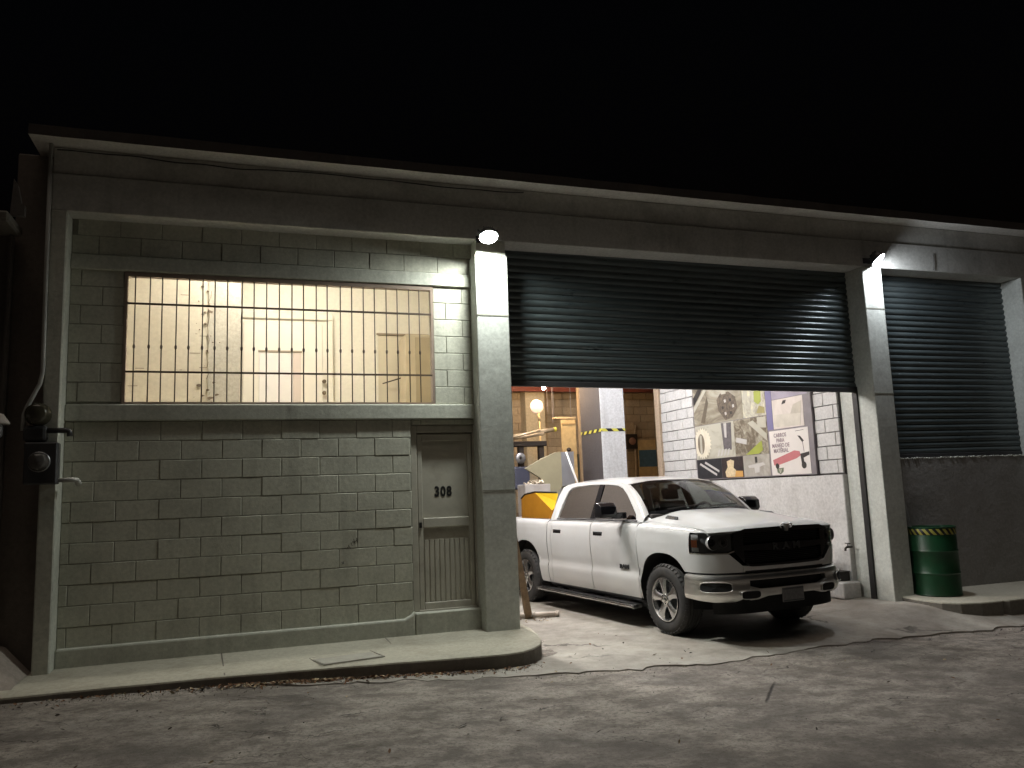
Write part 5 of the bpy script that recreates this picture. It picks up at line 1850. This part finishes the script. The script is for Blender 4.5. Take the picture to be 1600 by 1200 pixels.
yc_ = thing("yellow_machine_cover", tw(-3.6, -.3, .77), "orange and yellow folded sheet machine cover in the truck bed", "machine")
m_yel = simple("yellow_paint", (.72, .47, .02), .45, var=.08)
m_ora = simple("orange_paint", (.46, .20, .015), .5, var=.12)
b = MB()
f_ = [(-4.42, .78), (-4.37, 1.60), (-4.22, 1.66), (-3.86, 1.69), (-3.28, 1.40), (-3.28, .78)]
b.add([tw(x, -.70, z) for x, z in f_] + [tw(x, -.67, z) for x, z in f_], [tuple(range(6)), tuple(range(11, 5, -1))] + [(i, i + 6, (i + 1) % 6 + 6, (i + 1) % 6) for i in range(6)])
b.build("side_plate", m_ora, yc_)
q_ = [(-3.86, -.698, 1.692), (-3.30, -.60, 1.67), (-3.19, -.60, 1.52), (-3.28, -.698, 1.404)]
b = MB().add([tw(*p) for p in q_] + [tw(p[0], p[1] + .03, p[2] - .01) for p in q_], [(0, 1, 2, 3), (7, 6, 5, 4), (0, 4, 5, 1), (1, 5, 6, 2), (2, 6, 7, 3), (3, 7, 4, 0)])
b.build("sloped_plate", m_yel, yc_)
MB().tube([tw(-4.38, -.70, 1.60), tw(-4.22, -.70, 1.668), tw(-3.86, -.70, 1.70), tw(-3.30, -.60, 1.68)], .012, 6).build("edge_trim", m_matte, yc_)
b = MB().add([tw(x, y, z) for z in (.765, 1.2) for x, y in ((-4.38, -.66), (-3.30, -.66), (-3.30, .1), (-4.38, .1))], [(0, 1, 2, 3), (7, 6, 5, 4), (0, 4, 5, 1), (1, 5, 6, 2), (2, 6, 7, 3), (3, 7, 4, 0)])
b.build("base", m_oldsteel, yc_)

# ------------------------------------------------------------------ leaves and grit along the kerb
lv = [MB(), MB(), MB()]


def leaf(x, y, z, s, k):
    a, t1_, t2_ = random.random() * 6.28, random.gauss(0, .35), random.gauss(0, .35)
    M_ = Matrix.Translation((x, y, z + s * .35)) @ Matrix.Rotation(a, 4, 'Z') @ Matrix.Rotation(t1_, 4, 'X') @ Matrix.Rotation(t2_, 4, 'Y')
    pts = [(-1, 0, 0), (-.35, .42, .12), (.4, .36, .14), (1, 0, .05), (.4, -.36, .14), (-.35, -.42, .12), (0, 0, -.04)]
    lv[k].add([M_ @ Vector((p[0] * s, p[1] * s, p[2] * s)) for p in pts], [(0, 1, 6), (1, 2, 6), (2, 3, 6), (3, 4, 6), (4, 5, 6), (5, 0, 6)])


for i in range(900):
    x = random.gauss(-.75, .75) if i < 700 else random.uniform(-3.4, 1.4)
    if x > 1.3 or x < -3.6: continue
    yk = interp(x, [p[0] for p in lk[:10]], [p[1] for p in lk[:10]])
    y = yk - .03 - abs(random.gauss(0, .085))
    z = max(road_z(x) - .01, floor_z(x, y) if x > -1.3 else -9)
    leaf(x, y, z, .010 + random.random() * .022, random.choice((0, 0, 1, 2)))
for i in range(150):
    x, y = random.uniform(-3.4, 8), random.uniform(-4.5, -1.3)
    leaf(x, y, max(road_z(x) + .004, floor_z(x, y) if y > interp(x, EX, EY) and x > -1.5 else -9), .008 + random.random() * .016, random.choice((0, 1, 2, 2)))
for i in range(16):
    x, y = random.uniform(1.6, 3.0), random.uniform(-1.6, .4)
    leaf(x, y, floor_z(x, y) + .003, .008 + random.random() * .02, random.choice((0, 2, 2)))
for i in range(40):
    x, y = random.uniform(1.6, 2.4), random.uniform(1.2, 1.8)
    leaf(x, y, -.204, .012 + random.random() * .02, random.choice((0, 1)))
for k, c, nm in ((0, (.20, .10, .045), "rust-brown"), (1, (.42, .33, .20), "pale straw-coloured"), (2, (.055, .040, .028), "dark rotten")):
    o = lv[k].build("dry_leaves", simple("leaf_%d" % k, c, .8, var=.5, scale=30), None, fixn=False)
    tag(o, nm + " dry leaves and litter along the kerb and street", "leaves", kind="stuff")

gr_ = MB()
for i in range(1500):
    if i < 700:
        x = random.uniform(-3.6, 1.2)
        y = interp(x, [p[0] for p in lk[:10]], [p[1] for p in lk[:10]]) - .02 - abs(random.gauss(0, .16))
    elif i < 1050:
        x = random.uniform(-1.0, 9.0)
        y = interp(x, EX, EY) - .02 - abs(random.gauss(0, .10))
    else:
        x, y = random.uniform(-4, 7), random.uniform(-6.0, -1.5)
    z = max(road_z(x) - .010, floor_z(x, y) if (x > -1.3 and y > interp(x, EX, EY)) else -9)
    r = .003 + .007 * random.random() ** 2
    a = random.random() * 6
    q = [(x + r * math.cos(a + k * 2.1), y + r * math.sin(a + k * 2.1), z - .004) for k in range(3)] + [(x + r * .2, y, z + r * 1.1)]
    gr_.add(q, [(0, 1, 3), (1, 2, 3), (2, 0, 3)])
o = gr_.build("road_grit", simple("grit_stone", (.30, .27, .23), .9, var=.5, scale=40), None, fixn=False)
tag(o, "loose grit and small stones on the street and along the kerb", "grit", kind="stuff")

# cracks opened in the asphalt
CK = [[(-1.18, -3.0), (-1.04, -2.94), (-.92, -2.89)], [(-1.57, -2.88), (-1.45, -2.79), (-1.23, -2.83)], [(-.95, -2.58), (-.79, -2.54), (-.69, -2.49)], [(-.21, -3.07), (-.11, -3.09), (0, -3.07)],
      [(-1.25, -2.12), (-1.13, -2.13), (-1.0, -2.13)], [(.17, -2.98), (.26, -2.99)], [(-1.26, -3.35), (-1.2, -3.45), (-1.15, -3.55)],
      [(.84, -3.71), (.93, -3.78), (1.01, -3.96), (1.03, -4.17)], [(2.63, -2.28), (2.81, -2.36)], [(3.44, -2.68), (3.55, -2.8)], [(2.25, -3.74), (2.31, -3.9), (2.55, -4.02)], [(3.23, -3.59), (3.52, -3.66)],
      [(-.99, -2.01), (-1.11, -1.75), (-1.48, -1.69), (-1.83, -1.67)], [(-2.66, -2.04), (-2.55, -1.85)], [(-3.16, -1.65), (-2.78, -2.08)]]
m_crack = simple("crack_dirt", (.035, .028, .022), .95)
road_o = bpy.data.objects["road"]
for ci, ck in enumerate(CK):
    L_ = []
    for i in range(len(ck) - 1):
        for k in range(8):
            L_.append((lerp(ck[i][0], ck[i + 1][0], k / 8), lerp(ck[i][1], ck[i + 1][1], k / 8)))
    L_.append(ck[-1])
    P = []
    for i, (x, y) in enumerate(L_):
        t = i / (len(L_) - 1)
        x += (hsh(i, ci) - .5) * .012
        y += (vnoise(i * .45, ci * 7) - .5) * .09 + (hsh(ci, i) - .5) * .012
        w = (.003 + .009 * hsh(i, ci, 3)) * math.sin(math.pi * min(.97, max(.03, t))) ** .5
        zz = lambda a, b: road_z(a) + (vnoise(a * .7, b * .9) - .5) * .03 + (vnoise(a * 2.3 + 9, b * 2.9) - .5) * .012 - .012 + .012
        P.append([(x, y - w, zz(x, y - w)), (x, y + w, zz(x, y + w))])
    MB().grid(P).build("crack", m_crack, road_o, fixn=False)
